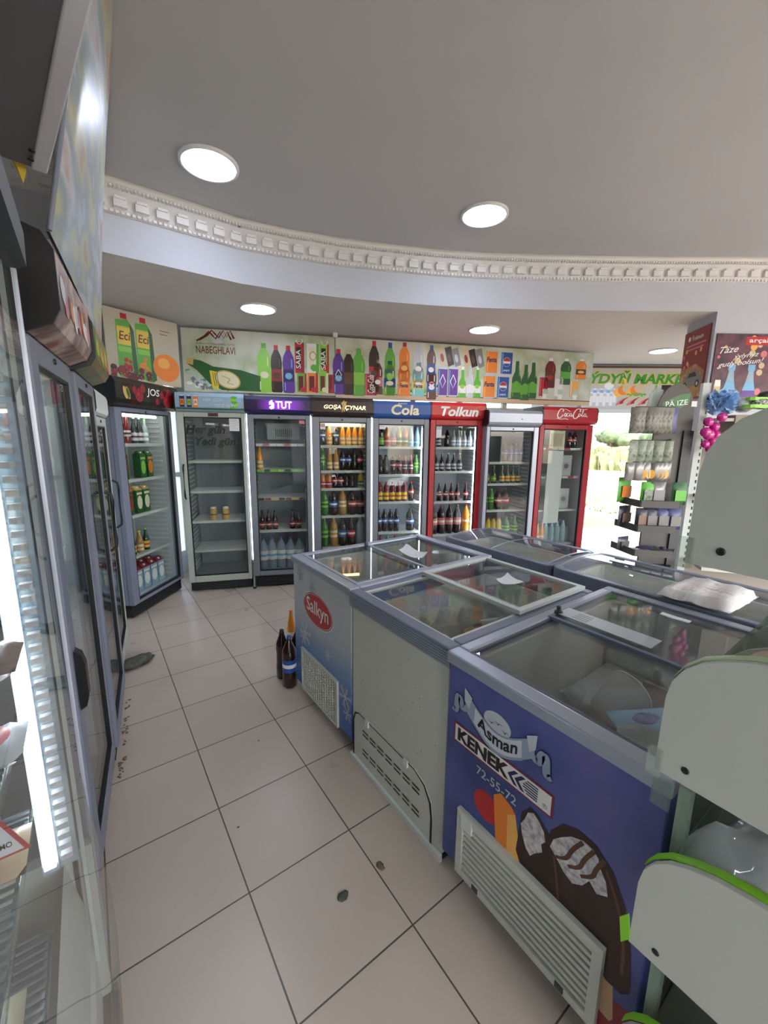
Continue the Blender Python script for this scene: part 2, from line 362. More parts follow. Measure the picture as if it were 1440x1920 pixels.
# market wall with the doorway
M0 = Vector((5.985, 2.650)); mu_ = Vector((.79033, -.61268))
def mp_(s): return M0+mu_*s
mb = MB(); seg(mb, mp_(-.75), mp_(2.9), 2.02, ZL, .12, 'white_wall'); seg(mb, mp_(1.55), mp_(2.9), 0, 2.02, .12, 'white_wall'); seg(mb, mp_(-.75), mp_(-.55), 0, 2.02, .12, 'white_wall')
struct('wall_entrance', mb)
mb = MB(); seg(mb, wp(4.34), mp_(-.75), 0, ZL, .1, 'white_wall'); struct('wall_return', mb)
mb = MB(); seg(mb, mp_(-.55)+Vector((-.03, -.03)), mp_(1.55)+Vector((-.03, -.03)), 1.965, 2.03, .08, 'alu_white'); seg(mb, mp_(-.55), mp_(-.49), 0, 1.97, .1, 'alu_white'); seg(mb, mp_(1.49), mp_(1.55), 0, 1.97, .1, 'alu_white')
struct('door_1', mb)
# thick pier between the hall and the back zone
mb = MB(); q = [(4.32, .62), (4.68, .96), (8.6, -1.75), (8.6, -2.38)]
mb.add([(x, y, z) for z in (0, ZU) for x, y in q], [(0, 1, 2, 3), (4, 5, 6, 7), (0, 1, 5, 4), (1, 2, 6, 5), (2, 3, 7, 6), (3, 0, 4, 7)], 'white_wall'); struct('wall_pier', mb)

# ------------------------------------------------------------------ outside
blotch_material('ground_mat', [c(128, 112, 84), c(150, 134, 104), c(176, 162, 134)], .35, .9)
blotch_material('grass_mat', [c(78, 88, 44), c(104, 108, 62), c(130, 126, 80)], 6, .9)
blotch_material('crop_mat', [c(84, 92, 58), c(110, 112, 74), c(134, 128, 92)], .6, .9, (1, 1, 3))
blotch_material('leaf_mat', [c(50, 64, 42), c(70, 86, 56), c(92, 104, 76)], 1.5, .9)
mb = MB(); mb.add([(-160, -160, -.16), (260, -160, -.16), (260, 260, -.16), (-160, 260, -.16)], [(0, 1, 2, 3)], 'ground_mat'); tag(obj('ground', mb), 'pale sandy open ground outside the doorway', 'ground', None, 'structure')
mb = MB()
for i in range(2600):
    t = random.uniform(-9, 9); w_ = random.uniform(0, 1); x = 9.6+t*-.45+w_*3.6; y = 3.9+t*.9+w_*1.6; h = random.uniform(.03, .09); r = .02
    a = random.uniform(0, 3.14); dx, dy = r*math.cos(a), r*math.sin(a)
    mb.add([(x-dx, y-dy, -.16), (x+dx, y+dy, -.16), (x+random.uniform(-.03, .03), y, -.16+h)], [(0, 1, 2)], 'grass_mat')
tag(obj('grass_verge', mb), 'strip of short dry grass along the road outside the doorway', 'grass', None, 'stuff')
mb = MB()
for i in range(5200):
    a = random.uniform(-.2, 1.35); R_ = random.uniform(26, 52); x = R_*math.cos(a*.6); y = R_*math.sin(a*.6); h = random.uniform(.4, 1.0); r = .22
    b_ = random.uniform(0, 3.14); dx, dy = r*math.cos(b_), r*math.sin(b_)
    mb.add([(x-dx, y-dy, -.16), (x+dx, y+dy, -.16), (x+dx*2, y+dy*2, h*.7), (x, y, h)], [(0, 1, 2, 3)], 'crop_mat')
tag(obj('crop_field', mb), 'field of tall yellowish crops across the road', 'crops', None, 'stuff')
def tree(x, y, h, label):
    t = thing('tree', label, 'tree', (x, y, -.16), 0, 'trees beyond the crop field')
    mb = MB(); mb.tube([(0, 0, 0), (.1, 0, h*.5)], .2, 'ink_brown'); obj('trunk', mb, t)
    mb = MB()
    for k in range(9): mb.blob(random.uniform(-h*.7, h*.7), random.uniform(-h*.7, h*.7), h*random.uniform(.3, .62), h*.3, h*.3, h*.22, 'leaf_mat', 10, 7, .18)
    obj('crown', mb, t)
for i, (az, R_, h, lb) in enumerate([(19.5, 66, 4.2, 'tall rounded tree just right of the red-framed fridge, beyond the field'), (17.2, 92, 4.0, 'small distant tree beside the tall rounded tree'), (15.2, 70, 3.4, 'distant bushy tree in the middle of the doorway view'), (12.8, 98, 3.8, 'rightmost low distant tree, next to the snack rack'), (25.5, 84, 4.6, 'distant tree half hidden behind the red-framed fridge')]):
    tree(-.3+R_*math.cos(math.radians(az)), -.8+R_*math.sin(math.radians(az)), h, lb)

# ------------------------------------------------------------------ ceiling lamps
def lamp(x, y, z, label, group, r=.15):
    t = thing('ceiling_lamp', label, 'lamp', (x, y, z), 0, group)
    mb = MB(); mb.lathe([(r+.012, 0), (r+.012, -.012), (r, -.016), (r-.006, -.014), (r-.006, 0)], 'plaster', 40); obj('rim', mb, t)
    mb = MB(); mb.lathe([(.001, -.008), (r-.006, -.008), (r-.006, -.013), (.001, -.0145)], 'lamp', 40); obj('diffuser', mb, t)
lamp(.415, 1.945, ZU, 'round lit flush lamp on the upper ceiling, the left and larger one', 'upper ceiling lamps', .15)
lamp(2.08, 1.36, ZU, 'round lit flush lamp on the upper ceiling, the right one', 'upper ceiling lamps', .15)
lamp(1.06, 3.05, ZL, 'round lit lamp on the lower ceiling above the landscape and purple headers', 'lower ceiling lamps', .15)
lamp(3.18, 2.28, ZL, 'round lit lamp on the lower ceiling above the silver fridge', 'lower ceiling lamps', .15)
lamp(5.74, 1.57, ZL, 'round lit lamp on the lower ceiling near the green market sign', 'lower ceiling lamps', .15)
for x, y in ((.4, -2.2), (2.6, -1.2), (2.4, -3.4), (4.8, -2.2), (6.8, -3.6)):
    lamp(x, y, ZU, 'added unseen flush lamp on the upper ceiling behind the photographer, lighting the room', 'upper ceiling lamps', .15)  # extra lamps out of view, added to light the room
#PART2
# ------------------------------------------------------------------ upright fridges
def fridge(name, label, loc, rz, w, ztop, zhead, frame, header, shelves, side='greyblue', d=.6, zb=.12, glass_box=None, handle=None, liner='liner_dark',
           bulge=.035, tube=None, led_side=None, cap='black', wide=0., door_x0=0., strips=None, pane='pane', rails=True, sill=0., bevelw=.006):
    t = thing(name, label, 'fridge', loc, rz)
    gx0, gx1, gz0, gz1 = glass_box or (.055, w-.055, zb+.05, zhead-.06)
    x0 = 0.
    mb = MB()      # open-fronted insulated box
    mb.box(x0, .05, zb, .035, d, zhead, side); mb.box(w-.035, .05, zb, w, d, zhead, side); mb.box(.035, d-.035, zb, w-.035, d, zhead, side)
    mb.box(.035, .05, zb, w-.035, d-.035, zb+.035, side); mb.box(.035, .05, zhead-.03, w-.035, d-.035, zhead, side)
    bevel(obj('cabinet', mb, t), .004)
    mb = MB()      # inner lining
    mb.box(.035, .06, zb+.035, .04, d-.04, zhead-.03, liner); mb.box(w-.04, .06, zb+.035, w-.035, d-.04, zhead-.03, liner)
    mb.box(.04, d-.045, zb+.035, w-.04, d-.036, zhead-.03, liner); mb.box(.04, .06, zb+.035, w-.04, d-.04, zb+.04, liner)
    if rails:
        for k in range(int((gz1-gz0)/.045)):
            z = gz0+.03+k*.045
            mb.box(.04, .1, z, .052, .4, z+.012, 'white_plastic'); mb.box(w-.052, .1, z, w-.04, .4, z+.012, 'white_plastic')
    obj('lining', mb, t)
    mb = MB(); mb.box(.01, .03, .012, w-.01, d-.02, zb, 'black')
    for k in range(4): mb.box(.04, .022, .03+k*.02, w-.06, .031, .036+k*.02, 'dark_grey')
    obj('plinth', mb, t)
    for xx in (.05, w-.05):
        for yy in (.08, d-.08): mb = MB(); mb.lathe([(.018, 0), (.018, .014)], 'black', 8, xx, yy); obj('foot', mb, t)
    mb = MB()      # door
    mb.box(0, 0, zb-.0, gx0, .045, zhead-.004, frame); mb.box(gx1, 0, zb, w, .045, zhead-.004, frame)
    mb.box(gx0, 0, zb, gx1, .045, gz0, frame); mb.box(gx0, 0, gz1, gx1, .045, zhead-.004, frame)
    df = bevel(obj('door_frame', mb, t), bevelw)
    mb = MB(); gk = 'black_rubber'
    mb.box(gx0, .004, gz0, gx0+.008, .03, gz1, gk); mb.box(gx1-.008, .004, gz0, gx1, .03, gz1, gk); mb.box(gx0, .004, gz0, gx1, .03, gz0+.008, gk); mb.box(gx0, .004, gz1-.008, gx1, .03, gz1, gk)
    obj('gasket', mb, df)
    mb = MB(); mb.lathe([(.009, 0), (.009, .005), (.004, .006)], 'screw', 10); mb.xf(Matrix.Translation((w*.5, 0, zhead-.03)) @ Matrix.Rotation(math.pi/2, 4, 'X')); obj('lock', mb, df)
    mb = MB(); mb.box(gx0, .012, gz0, gx1, .018, gz1, pane); obj('door_glass', mb, t)
    if handle:
        hx = .028 if handle == 'left' else w-.028; hz = handle_z
        mb = MB(); mb.tube([(hx, -.002, hz), (hx, -.03, hz+.02), (hx, -.034, hz+.05), (hx, -.034, hz+.28), (hx, -.03, hz+.31), (hx, -.002, hz+.33)], .008, 'black'); obj('handle', mb, t)
    # header canopy
    H = ztop-zhead; b = bulge
    if header:
        pr_ = [(d*.6, zhead), (.0, zhead), (-b*.75, zhead+H*.10), (-b, zhead+H*.24), (-b, zhead+H*.8), (-b*.7, zhead+H*.95), (-b*.2, ztop), (d*.6, ztop)]
        mb = MB(); mb.prism([(y, z) for y, z in pr_], 'x', -wide, w+wide, header)
        hd = obj('header', mb, t)
        for xa in (-wide-.012, w+wide): mb = MB(); mb.prism(pr_, 'x', xa, xa+.012, cap); obj('end_cap', mb, hd)
    for i, z in enumerate(shelves):
        mb = MB()
        for k in range(15): mb.box(.045, .11+k*.027, z-.012, w-.045, .115+k*.027, z-.006, 'shelf_wire')
        for xx in (.05, w*.5, w-.056): mb.box(xx, .1, z-.02, xx+.006, d-.1, z-.012, 'shelf_wire')
        s_ = obj('shelf', mb, t)
        mb = MB(); mb.prism([(.085, z-.022), (.075, z+.004), (.08, z+.006), (.1, z-.018)], 'x', .045, w-.045, 'white_plastic')
        if strips and strips[i]: 
            for k in range(7): mb.box(.06+k*(w-.12)/7+.006, .070, z-.018, .06+(k+1)*(w-.12)/7-.006, .0745, z+.006, strips[i][k % len(strips[i])])
        obj('price_rail', mb, s_)
    if tube:
        mb = MB(); mb.tube([(.07, .09, gz1-.02), (w-.11, .09, gz1-.02)], .013, tube); obj('light_tube', mb, t)
    if led_side:
        xx = w-.055 if led_side == 'right' else .05
        mb = MB(); mb.box(xx-.006, .06, gz0+.02, xx+.004, .07, gz1-.03, 'led'); obj('led_strip', mb, t)
    return t
handle_z = .95
RZ = math.radians(-23.3)
def fp(s, out=0.):
    p = g0+uu*s-nn*out; return (p.x, p.y, 0)
FACE = Plane((0, -.036, 0), (1, 0, 0), (0, 0, 1))
def face(out): return Plane((0, -out, 0), (1, 0, 0), (0, 0, 1))
def sticker(t, x0, z0, x1, z1, m='paper', lines=3, ink='ink_grey'):
    mb = MB(); pl = face(-.010); pl.rect(mb, x0, z0, x1, z1, m, 0); 
    for k in range(lines):
        zz = z1-(z1-z0)*(k+1)/(lines+1.2); pl.rect(mb, x0+.008, zz, x1-.008-.01*(k % 2), zz+.003, ink, .001)
    return obj('paper_sticker', mb, t)

# --- landscape header, clear glass
gF = fridge('display_fridge', 'pale glass-door fridge under the landscape header, nearly empty', (.405, 3.49, 0), math.radians(-21), .60, 1.945, 1.775, 'pale_frame', 'hdr_landscape' if 'hdr_landscape' in MATS else 'ink_sky',
   [1.31, 1.012, .71, .409], 'pale_frame', glass_box=(.055, .565, .165, 1.725), handle='left', zb=.1, bulge=.03)
pf = face(.0305)
mb = MB()
for k in range(26): pf.disc(mb, .02+k*.023, 1.80, .018, .008, 'ink_dkgreen', .0008, 8)
for i, (x, m1, m2) in enumerate([(.06, 'ink_navy', 'ink_orange'), (.12, 'ink_navy', 'ink_lime'), (.175, 'ink_orange', 'ink_cream')]):
    pf.rect(mb, x-.02, 1.812, x+.02, 1.915, m1, .0015); pf.rect(mb, x-.016, 1.83, x+.016, 1.885, m2, .0022); pf.disc(mb, x, 1.915, .02, .006, 'ink_silver', .0024, 12); pf.stroke(mb, [(x-.012, 1.845), (x+.012, 1.87), (x-.012, 1.87), (x+.012, 1.845)], .006, 'ink_red', .003)
for k in range(5): pf.disc(mb, .53+random.uniform(-.03, .05), 1.82+k*.022, .03, .014, 'ink_lime' if k % 2 else 'ink_green', .0012, 9)
obj('header_print', mb, gF)
text('lettering', 'HER GÜN', pf, .325, 1.885, .17, .034, 'ink_silver', gF, .2, .012, .002)
text('lettering', 'YEDİ GÜN', pf, .43, 1.838, .19, .036, 'ink_silver', gF, .2, .012, .002)
pg = face(-.009); P('ink_night', 20, 34, 30, .4)
text('lettering', 'Her gün', pg, .24, 1.60, .35, .10, 'ink_night', gF, .25, .035, 0)
text('lettering', 'Yedi gün!', pg, .34, 1.49, .40, .10, 'ink_night', gF, .25, .035, 0)
sticker(gF, .455, 1.6, .545, 1.735, lines=7)
mb = MB(); pl_ = face(.001)
pl_.rect(mb, .27, 1.733, .36, 1.765, 'ink_maroon', .001); obj('sticker', mb, gF)
# --- purple mulberry header
tF = fridge('display_fridge', 'grey glass-door fridge under the purple lit berry header', fp(0), RZ, .60, 1.935, 1.765, 'grey_frame', 'ink_navy',
   [1.476, 1.218, .927, .589], 'greyblue', glass_box=(.06, .555, .18, 1.72), zb=.13, strips=[('paper', 'ink_pink', 'paper'), ('ink_lime', 'ink_dkgreen', 'ink_lime'), ('ink_brown', 'ink_oldred', 'ink_gold'), None], bulge=.03)
pt = face(.0305); mb = MB()
def purple_print():
    m = bpy.data.materials.new('purple_backlit'); m.use_nodes = True; nt = m.node_tree; N = nt.nodes; L = nt.links; b = N['Principled BSDF']
    tc = N.new('ShaderNodeTexCoord'); mp = N.new('ShaderNodeMapping'); mp.vector_type = 'POINT'
    mp.inputs['Location'].default_value = (-.33, 0, -1.85); g = N.new('ShaderNodeTexGradient'); g.gradient_type = 'SPHERICAL'
    mp2 = N.new('ShaderNodeMapping'); mp2.inputs['Scale'].default_value = (4.2, 4, 6)
    L.new(tc.outputs['Object'], mp.inputs[0]); L.new(mp.outputs[0], mp2.inputs[0]); L.new(mp2.outputs[0], g.inputs[0])
    r = N.new('ShaderNodeValToRGB'); r.color_ramp.elements[0].color = c(24, 14, 40); r.color_ramp.elements[1].color = c(130, 50, 190)
    L.new(g.outputs['Fac'], r.inputs[0]); L.new(r.outputs[0], b.inputs['Base Color']); L.new(r.outputs[0], b.inputs['Emission Color']); b.inputs['Emission Strength'].default_value = .8; b.inputs['Roughness'].default_value = .25
    MATS['purple_backlit'] = m
purple_print()
pt.rect(mb, .002, 1.808, .598, 1.899, 'purple_backlit', .0006)
for k in range(46):
    r_, a_ = math.sqrt(random.random()), random.uniform(0, 6.28); pt.disc(mb, .235+.024*r_*math.cos(a_), 1.85+.038*r_*math.sin(a_), .0055, .0055, 'glow_white', .0014+.0001*k/46, 8)
pt.stroke(mb, [(.228, 1.886), (.236, 1.895), (.246, 1.893)], .006, 'glow_white')
obj('header_print', mb, tF); text('lettering', 'TUT', pt, .35, 1.853, .15, .068, 'glow_white', tF, 0, .015)
sticker(tF, .49, 1.68, .565, 1.73, 'ink_pink', 1)
mb = MB(); mb.box(.16, .38, 1.52, .5, .55, 1.66, 'liner'); mb.box(.15, .36, 1.66, .52, .56, 1.69, 'liner')
for k in range(9): mb.box(.25+k*.02, .374, 1.55, .256+k*.02, .381, 1.63, 'dark_grey')
mb.lathe([(.018, 0), (.018, .01)], 'black', 12, 0, 0); 
obj('evaporator', mb, tF)
# --- gold lettering header
oF = fridge('display_fridge', 'grey glass-door fridge under the black header with gold lettering', fp(.62), RZ, .60, 1.938, 1.755, 'grey_frame', 'ink_cola',
   [1.464, 1.204, 1.017, .723, .38], 'greyblue', glass_box=(.07, .55, .2, 1.70), zb=.13, tube='warm_tube', liner='liner')
mb = MB(); pt = face(.0355)
pt.poly(mb, [(.30, 1.90), (.315, 1.915), (.325, 1.90), (.345, 1.905), (.335, 1.88), (.345, 1.85), (.325, 1.84), (.318, 1.80), (.305, 1.825), (.295, 1.79), (.292, 1.84), (.3, 1.86), (.285, 1.885)], 'ink_gold', .001)
obj('header_print', mb, oF); text('lettering', 'GOŞA', pt, .20, 1.845, .17, .05, 'glow_gold', oF, .2, .015); text('lettering', 'ÇYNAR', pt, .43, 1.84, .21, .05, 'glow_gold', oF, .2, .015)
sticker(oF, .075, 1.63, .13, 1.69, 'paper', 1); text('lettering', '122', face(-.008), .103, 1.67, .045, .025, 'ink_red', oF, 0, .02)
# --- blue header
cF = fridge('display_fridge', 'grey glass-door fridge under the blue header', fp(1.24), RZ, .605, 1.925, 1.755, 'grey_frame', 'ink_blue',
   [1.457, 1.159, .86, .522, .25], 'greyblue', glass_box=(.057, .552, .2, 1.69), zb=.13, led_side='right', liner='liner')
mb = MB(); pt.rect(mb, .02, 1.80, .12, 1.87, 'ink_blue', .0004); obj('header_print', mb, cF)
text('lettering', 'Cola', pt, .33, 1.838, .30, .105, 'ink_cream', cF, .1, .03); text('lettering', 'ELKAN', pt, .30, 1.9, .09, .014, 'ink_cream', cF, .0, .01)
sticker(cF, .06, 1.64, .13, 1.69, 'paper', 1)
# --- bright red header
rF = fridge('display_fridge', 'red-framed fridge under the bright red header with white lettering', fp(1.86), RZ, .605, 1.932, 1.755, 'red_frame', 'red_header',
   [1.456, 1.19, .85, .47], 'red_frame', glass_box=(.06, .545, .2, 1.69), zb=.13, led_side='right', liner='liner')
mb = MB(); pt.stroke(mb, [(.48, 1.86), (.52, 1.89), (.56, 1.90)], .004, 'ink_pink')
obj('header_print', mb, rF); text('lettering', 'Tolkun', pt, .31, 1.835, .43, .10, 'ink_white', rF, .22, .035)
sticker(rF, .06, 1.56, .13, 1.65, 'paper', 0); sticker(rF, .06, 1.655, .135, 1.685, 'ink_silver', 1)
# --- plain silver header
sF = fridge('display_fridge', 'shorter grey-framed fridge with a blank silver header', (g0+uu*2.464+Vector((-.04, -.09))).to_3d(), RZ, .625, 1.858, 1.690, 'alu', 'alu',
   [1.296, 1.055, .753, .43], 'alu', glass_box=(.04, .565, .2, 1.64), zb=.12, bulge=.05, liner='liner_dark')
mb = MB(); mb.lathe([(.006, 0), (.006, .004)], 'screw', 10); mb.xf(Matrix.Translation((.38, -.05, 1.765)) @ Matrix.Rotation(math.pi/2, 4, 'X')); obj('screw', mb, sF)
# --- script header, red frame
kF = fridge('display_fridge', 'rightmost red-framed fridge beside the doorway, white script on its header', (3.93-.06*.918, 1.97+.06*.3955, 0), RZ, .69, 1.918, 1.727, 'coke_red', 'coke_red',
   [1.452, 1.12, .72, .3], 'red_frame', glass_box=(.055, .61, .22, 1.67), zb=.13, bulge=.05, liner='plaster', strips=[('paper', 'coke_red', 'paper'), ('paper', 'paper', 'coke_red'), None, None], rails=False)
pk = face(.0505); mb = MB()
def S(pts, w=.011, ox=0., oy=0., s=1.): pk.stroke(mb, [(ox+x*s, oy+y*s) for x, y in pts], w, 'ink_white', .0016)
o_ = (.17, 1.79)
S([(.075, .085), (.06, .105), (.03, .1), (.005, .06), (.0, .02), (.02, .0), (.05, .015), (.075, .04)], .014, *o_)
S([(.075, .085), (.07, .07), (.062, .085), (.075, .1), (.11, .1), (.16, .075)], .008, *o_)
for cx in (.098, .128): S([(cx+.012, .055), (cx, .06), (cx-.012, .04), (cx-.006, .02), (cx+.008, .02), (cx+.016, .035)], .009, *o_)
S([(.11, .05), (.1, .06), (.088, .04), (.095, .02), (.108, .025), (.112, .05)], .009, *o_)
S([(.175, .055), (.16, .06), (.15, .038), (.158, .02), (.172, .03), (.178, .055), (.176, .03), (.185, .018), (.2, .045)], .009, *o_)
S([(.295, .085), (.28, .11), (.24, .105), (.205, .06), (.2, .015), (.225, -.005), (.26, .015), (.275, .04)], .014, *o_)
S([(.295, .085), (.285, .07), (.28, .09), (.3, .108), (.34, .1), (.375, .105)], .008, *o_)
S([(.29, .055), (.278, .06), (.266, .04), (.272, .02), (.286, .025), (.292, .045), (.29, .055)], .009, *o_)
S([(.3, .03), (.325, .07), (.33, .1), (.322, .1), (.312, .05), (.314, .018), (.328, .03), (.34, .045)], .009, *o_)
S([(.362, .055), (.348, .06), (.338, .038), (.345, .02), (.36, .03), (.366, .055), (.364, .03), (.374, .018), (.39, .03)], .009, *o_)
S([(-.01, -.0), (.06, -.012), (.1, .0), (.14, -.012)], .008, *o_)
obj('lettering', mb, kF)
# solid stand-ins for the reflections in the script-header fridge's door glass
def on(F, x, y, z):   # local point of a fridge to world
    a = F.rotation_euler[2]; l = F.location
    return (l.x+x*math.cos(a)-y*math.sin(a), l.y+x*math.sin(a)+y*math.cos(a), z)
for i, (z, lb) in enumerate([(1.12, 'white disc-fronted box standing in for a door reflection, upper one in rightmost red fridge'), (.72, 'white disc-fronted box standing in for a door reflection, lower one in rightmost red fridge')]):
    t = thing('reflection_box', lb, 'box', on(kF, .42, .16, z), RZ, 'reflection stand-in boxes in the rightmost red fridge')
    mb = MB(); mb.box(0, 0, .001, .15, .15, .25, 'white_plastic'); bevel(obj('carton', mb, t))
    pl2 = Plane((0, 0, 0), (1, 0, 0), (0, 0, 1)); mb = MB(); pl2.disc(mb, .075, .12, .055, .055, 'ink_silver', .001); pl2.disc(mb, .075, .12, .03, .03, 'ink_grey', .002); obj('disc', mb, t)
mb = MB(); mb.box(0, 0, 0, .2, .006, .86, 'white_plastic'); o = obj('reflection_board', mb, None, on(kF, .17, .058, .565), RZ); tag(o, 'tall white board standing in for a door reflection, inside the rightmost red fridge', 'board')  # board and reed poster imitate bright reflections on the door glass
t = thing('reflection_poster', 'pale reed poster standing in for a door reflection, top shelf of rightmost red fridge', 'poster', on(kF, .17, .058, 1.455), RZ)
mb = MB(); mb.box(0, 0, 0, .2, .006, .2, 'ink_cream'); pl2 = Plane((0, 0, 0), (1, 0, 0), (0, 0, 1))
for k in range(14): pl2.stroke(mb, [(.02+k*.012, .02), (.03+k*.01, .1), (.015+k*.013, .17)], .004, 'ink_dkgreen' if k % 3 else 'ink_oldred', .001, 1)
obj('poster_sheet', mb, t)

# ------------------------------------------------------------------ drinks
def drink(kind, body, cap, label, h=None):
    """one prototype per look; children body, cap, label"""
    key = (kind, body, cap, label, h)
    if key in PROTO: return PROTO[key]
    S_ = {'pet': (.25, .0315, [(.86, 0), (1, .02), (1, .25), (.93, .34), (.93, .55), (1, .62), (.9, .74), (.42, .9), (.4, .94)], (.36, .6)),
          'big': (.33, .046, [(.86, 0), (1, .02), (1, .25), (.94, .34), (.94, .55), (1, .62), (.9, .74), (.33, .92), (.3, .95)], (.32, .56)),
          'juice': (.235, .033, [(.9, 0), (1, .02), (1, .5), (.9, .56), (1, .64), (.8, .8), (.5, .88), (.48, .92)], (.1, .46)),
          'slim': (.25, .030, [(.9, 0), (1, .02), (1, .5), (.9, .6), (.62, .74), (.42, .9), (.38, .94)], (.1, .38)),
          'glass': (.235, .0285, [(.9, 0), (1, .02), (1, .48), (.9, .58), (.5, .72), (.4, .8), (.38, .96)], (.12, .42)),
          'contour': (.21, .029, [(.9, 0), (1, .03), (.86, .2), (1, .45), (.9, .58), (.5, .78), (.4, .96)], (.28, .5)),
          'jug': (.33, .052, [(.9, 0), (1, .02), (1, .15), (.94, .2), (1, .25), (1, .62), (.85, .74), (.34, .9), (.3, .94)], (.3, .6)),
          'can': (.145, .032, [(.84, 0), (1, .05), (1, .9), (.84, .97), (.8, .985)], (.06, .88))}[kind]
    H = h or S_[0]; r = S_[1]*(H/S_[0] if h and h > S_[0] else 1)
    t = bpy.data.objects.new(NAMES[kind], None); COL.objects.link(t)
    mb = MB(); mb.lathe([(r*a, H*b) for a, b in S_[2]], body, 12); obj('bottle_body' if kind != 'can' else 'can_body', mb, t)
    top = S_[2][-1]; rc = .0135 if kind not in ('can', 'glass', 'contour') else .0125
    if kind == 'can': rc = r*.8
    mb = MB(); mb.lathe([(rc, H*top[1]-.004), (rc, H-.002), (rc*.85, H)], cap, 12); obj('cap' if kind != 'can' else 'lid', mb, t)
    if label:
        a, b = S_[3]
        def rad(q):
            pr_ = S_[2]
            for (r0, t0), (r1, t1) in zip(pr_, pr_[1:]):
                if t0 <= q <= t1: return r0+(r1-r0)*(q-t0)/(t1-t0)
            return 1
        n = 6; mb = MB(); mb.lathe([((r*rad(a+(b-a)*k/n))+.0009, H*(a+(b-a)*k/n)) for k in range(n+1)], label, 12)
        m2 = {'ink_gold': 'ink_brown', 'ink_white': 'ink_ltblue', 'ink_red': 'ink_white', 'ink_blue': 'ink_white', 'ink_cream': 'ink_orange', 'ink_yellow': 'ink_red', 'ink_lime': 'ink_dkgreen', 'ink_silver': 'ink_dkred', 'ink_maroon': 'ink_cream', 'ink_purple': 'ink_ltblue', 'ink_green': 'ink_yellow', 'ink_ltblue': 'ink_white'}.get(label, 'ink_cream')
        q = (a+b)/2; mb.lathe([(r*rad(q-.05)+.0014, H*(q-.035)), (r*rad(q)+.0016, H*q), (r*rad(q+.05)+.0014, H*(q+.035))], m2, 12)
        obj('label', mb, t)
    PROTO[key] = [t, False]
    return PROTO[key]
PROTO = {}
NAMES = {'pet': 'soda_bottle', 'big': 'soda_bottle', 'juice': 'juice_bottle', 'slim': 'soda_bottle', 'glass': 'glass_bottle', 'contour': 'glass_bottle', 'jug': 'water_bottle', 'can': 'drink_can'}
CATS = {'drink_can': 'can'}
for nm, rgb in dict(d_orange=(236, 150, 40), d_juice=(206, 120, 50), d_cola=(40, 20, 18), d_green=(58, 120, 50), d_dkgreen=(30, 66, 36), d_red=(120, 26, 32), d_yellow=(214, 190, 70), d_purple=(60, 40, 120), d_blueblack=(24, 26, 52), d_clear=(168, 182, 186), d_dark=(36, 40, 46), d_amber=(180, 130, 60), d_water=(176, 204, 222)).items():
    P(nm, *rgb, .12, coat=.5)
# type table: key -> (kind, body, cap, label, words)
D = {
 'O': ('slim', 'd_orange', 'ink_orange', 'ink_cream', 'orange soda bottle'), 'B': ('pet', 'd_cola', 'ink_blue', 'ink_blue', 'blue-labelled cola bottle'), 'R': ('pet', 'd_cola', 'ink_red', 'ink_red', 'red-labelled cola bottle'),
 'K': ('pet', 'd_cola', 'ink_black', None, 'dark unlabelled cola bottle'), 'G': ('pet', 'd_green', 'ink_green', 'ink_lime', 'green soda bottle'), 'E': ('slim', 'd_amber', 'ink_yellow', 'ink_cream', 'amber soda bottle'),
 'J': ('juice', 'd_juice', 'ink_orange', 'ink_red', 'orange juice bottle'), 'V': ('juice', 'd_juice', 'ink_orange', 'ink_dkgreen', 'juice bottle with a green label'), 'Y': ('juice', 'd_yellow', 'ink_yellow', 'ink_dkgreen', 'yellow juice bottle'), 'X': ('juice', 'd_dark', 'ink_green', 'ink_green', 'dark bottle with a green label'),
 'M': ('juice', 'd_purple', 'ink_purple', 'ink_pink', 'mixed-berry drink bottle'), 'W': ('slim', 'd_water', 'ink_ltblue', 'ink_ltblue', 'clear water bottle'), 'T': ('juice', 'd_red', 'ink_red', 'ink_yellow', 'dark tea bottle with red cap and yellow label'),
 'C': ('contour', 'd_cola', 'ink_red', 'ink_red', 'small glass cola bottle'), 'N': ('glass', 'd_dark', 'ink_silver', 'ink_silver', 'dark mineral-water bottle'), 'n': ('glass', 'd_clear', 'ink_green', 'ink_white', 'clear mineral-water bottle'),
 'P': ('pet', 'd_purple', 'ink_purple', 'ink_purple', 'purple soda bottle'), 'L': ('glass', 'd_dkgreen', 'ink_lime', 'ink_yellow', 'green bottle with a yellow label'), 'g': ('glass', 'd_dkgreen', 'ink_green', 'ink_green', 'dark green bottle'),
 'H': ('glass', 'd_cola', 'ink_black', 'ink_oldred', 'brown beer bottle'), 'A': ('jug', 'water', 'ink_blue', 'ink_white', 'clear water jug with blue cap'), 'F': ('can', 'ink_cream', 'ink_white', 'ink_gold', 'tall yellow-brown drink can'),
 'Q': ('big', 'd_cola', 'ink_red', 'ink_pink', 'large cola bottle with pink label'), 'S': ('big', 'd_orange', 'ink_red', 'ink_orange', 'large orange soda bottle'), 'U': ('big', 'd_cola', 'ink_blue', 'ink_blue', 'large blue-labelled cola bottle'), 'Z': ('big', 'd_amber', 'ink_yellow', 'ink_cream', 'large amber soda bottle'),
 'D': ('big', 'd_green', 'ink_green', 'ink_lime', 'large green soda bottle'), 'q': ('big', 'd_cola', 'ink_red', 'ink_red', 'large red-labelled cola bottle'), 'k': ('big', 'd_clear', 'ink_white', None, 'large clear unlabelled bottle'), 'r': ('contour', 'd_red', 'ink_red', 'ink_silver', 'red soda bottle'), 'y': ('juice', 'd_yellow', 'ink_red', 'ink_yellow', 'yellow-labelled bottle with red cap'),
}
ORD = ['first', 'second', 'third', 'fourth', 'fifth', 'sixth', 'seventh', 'eighth']
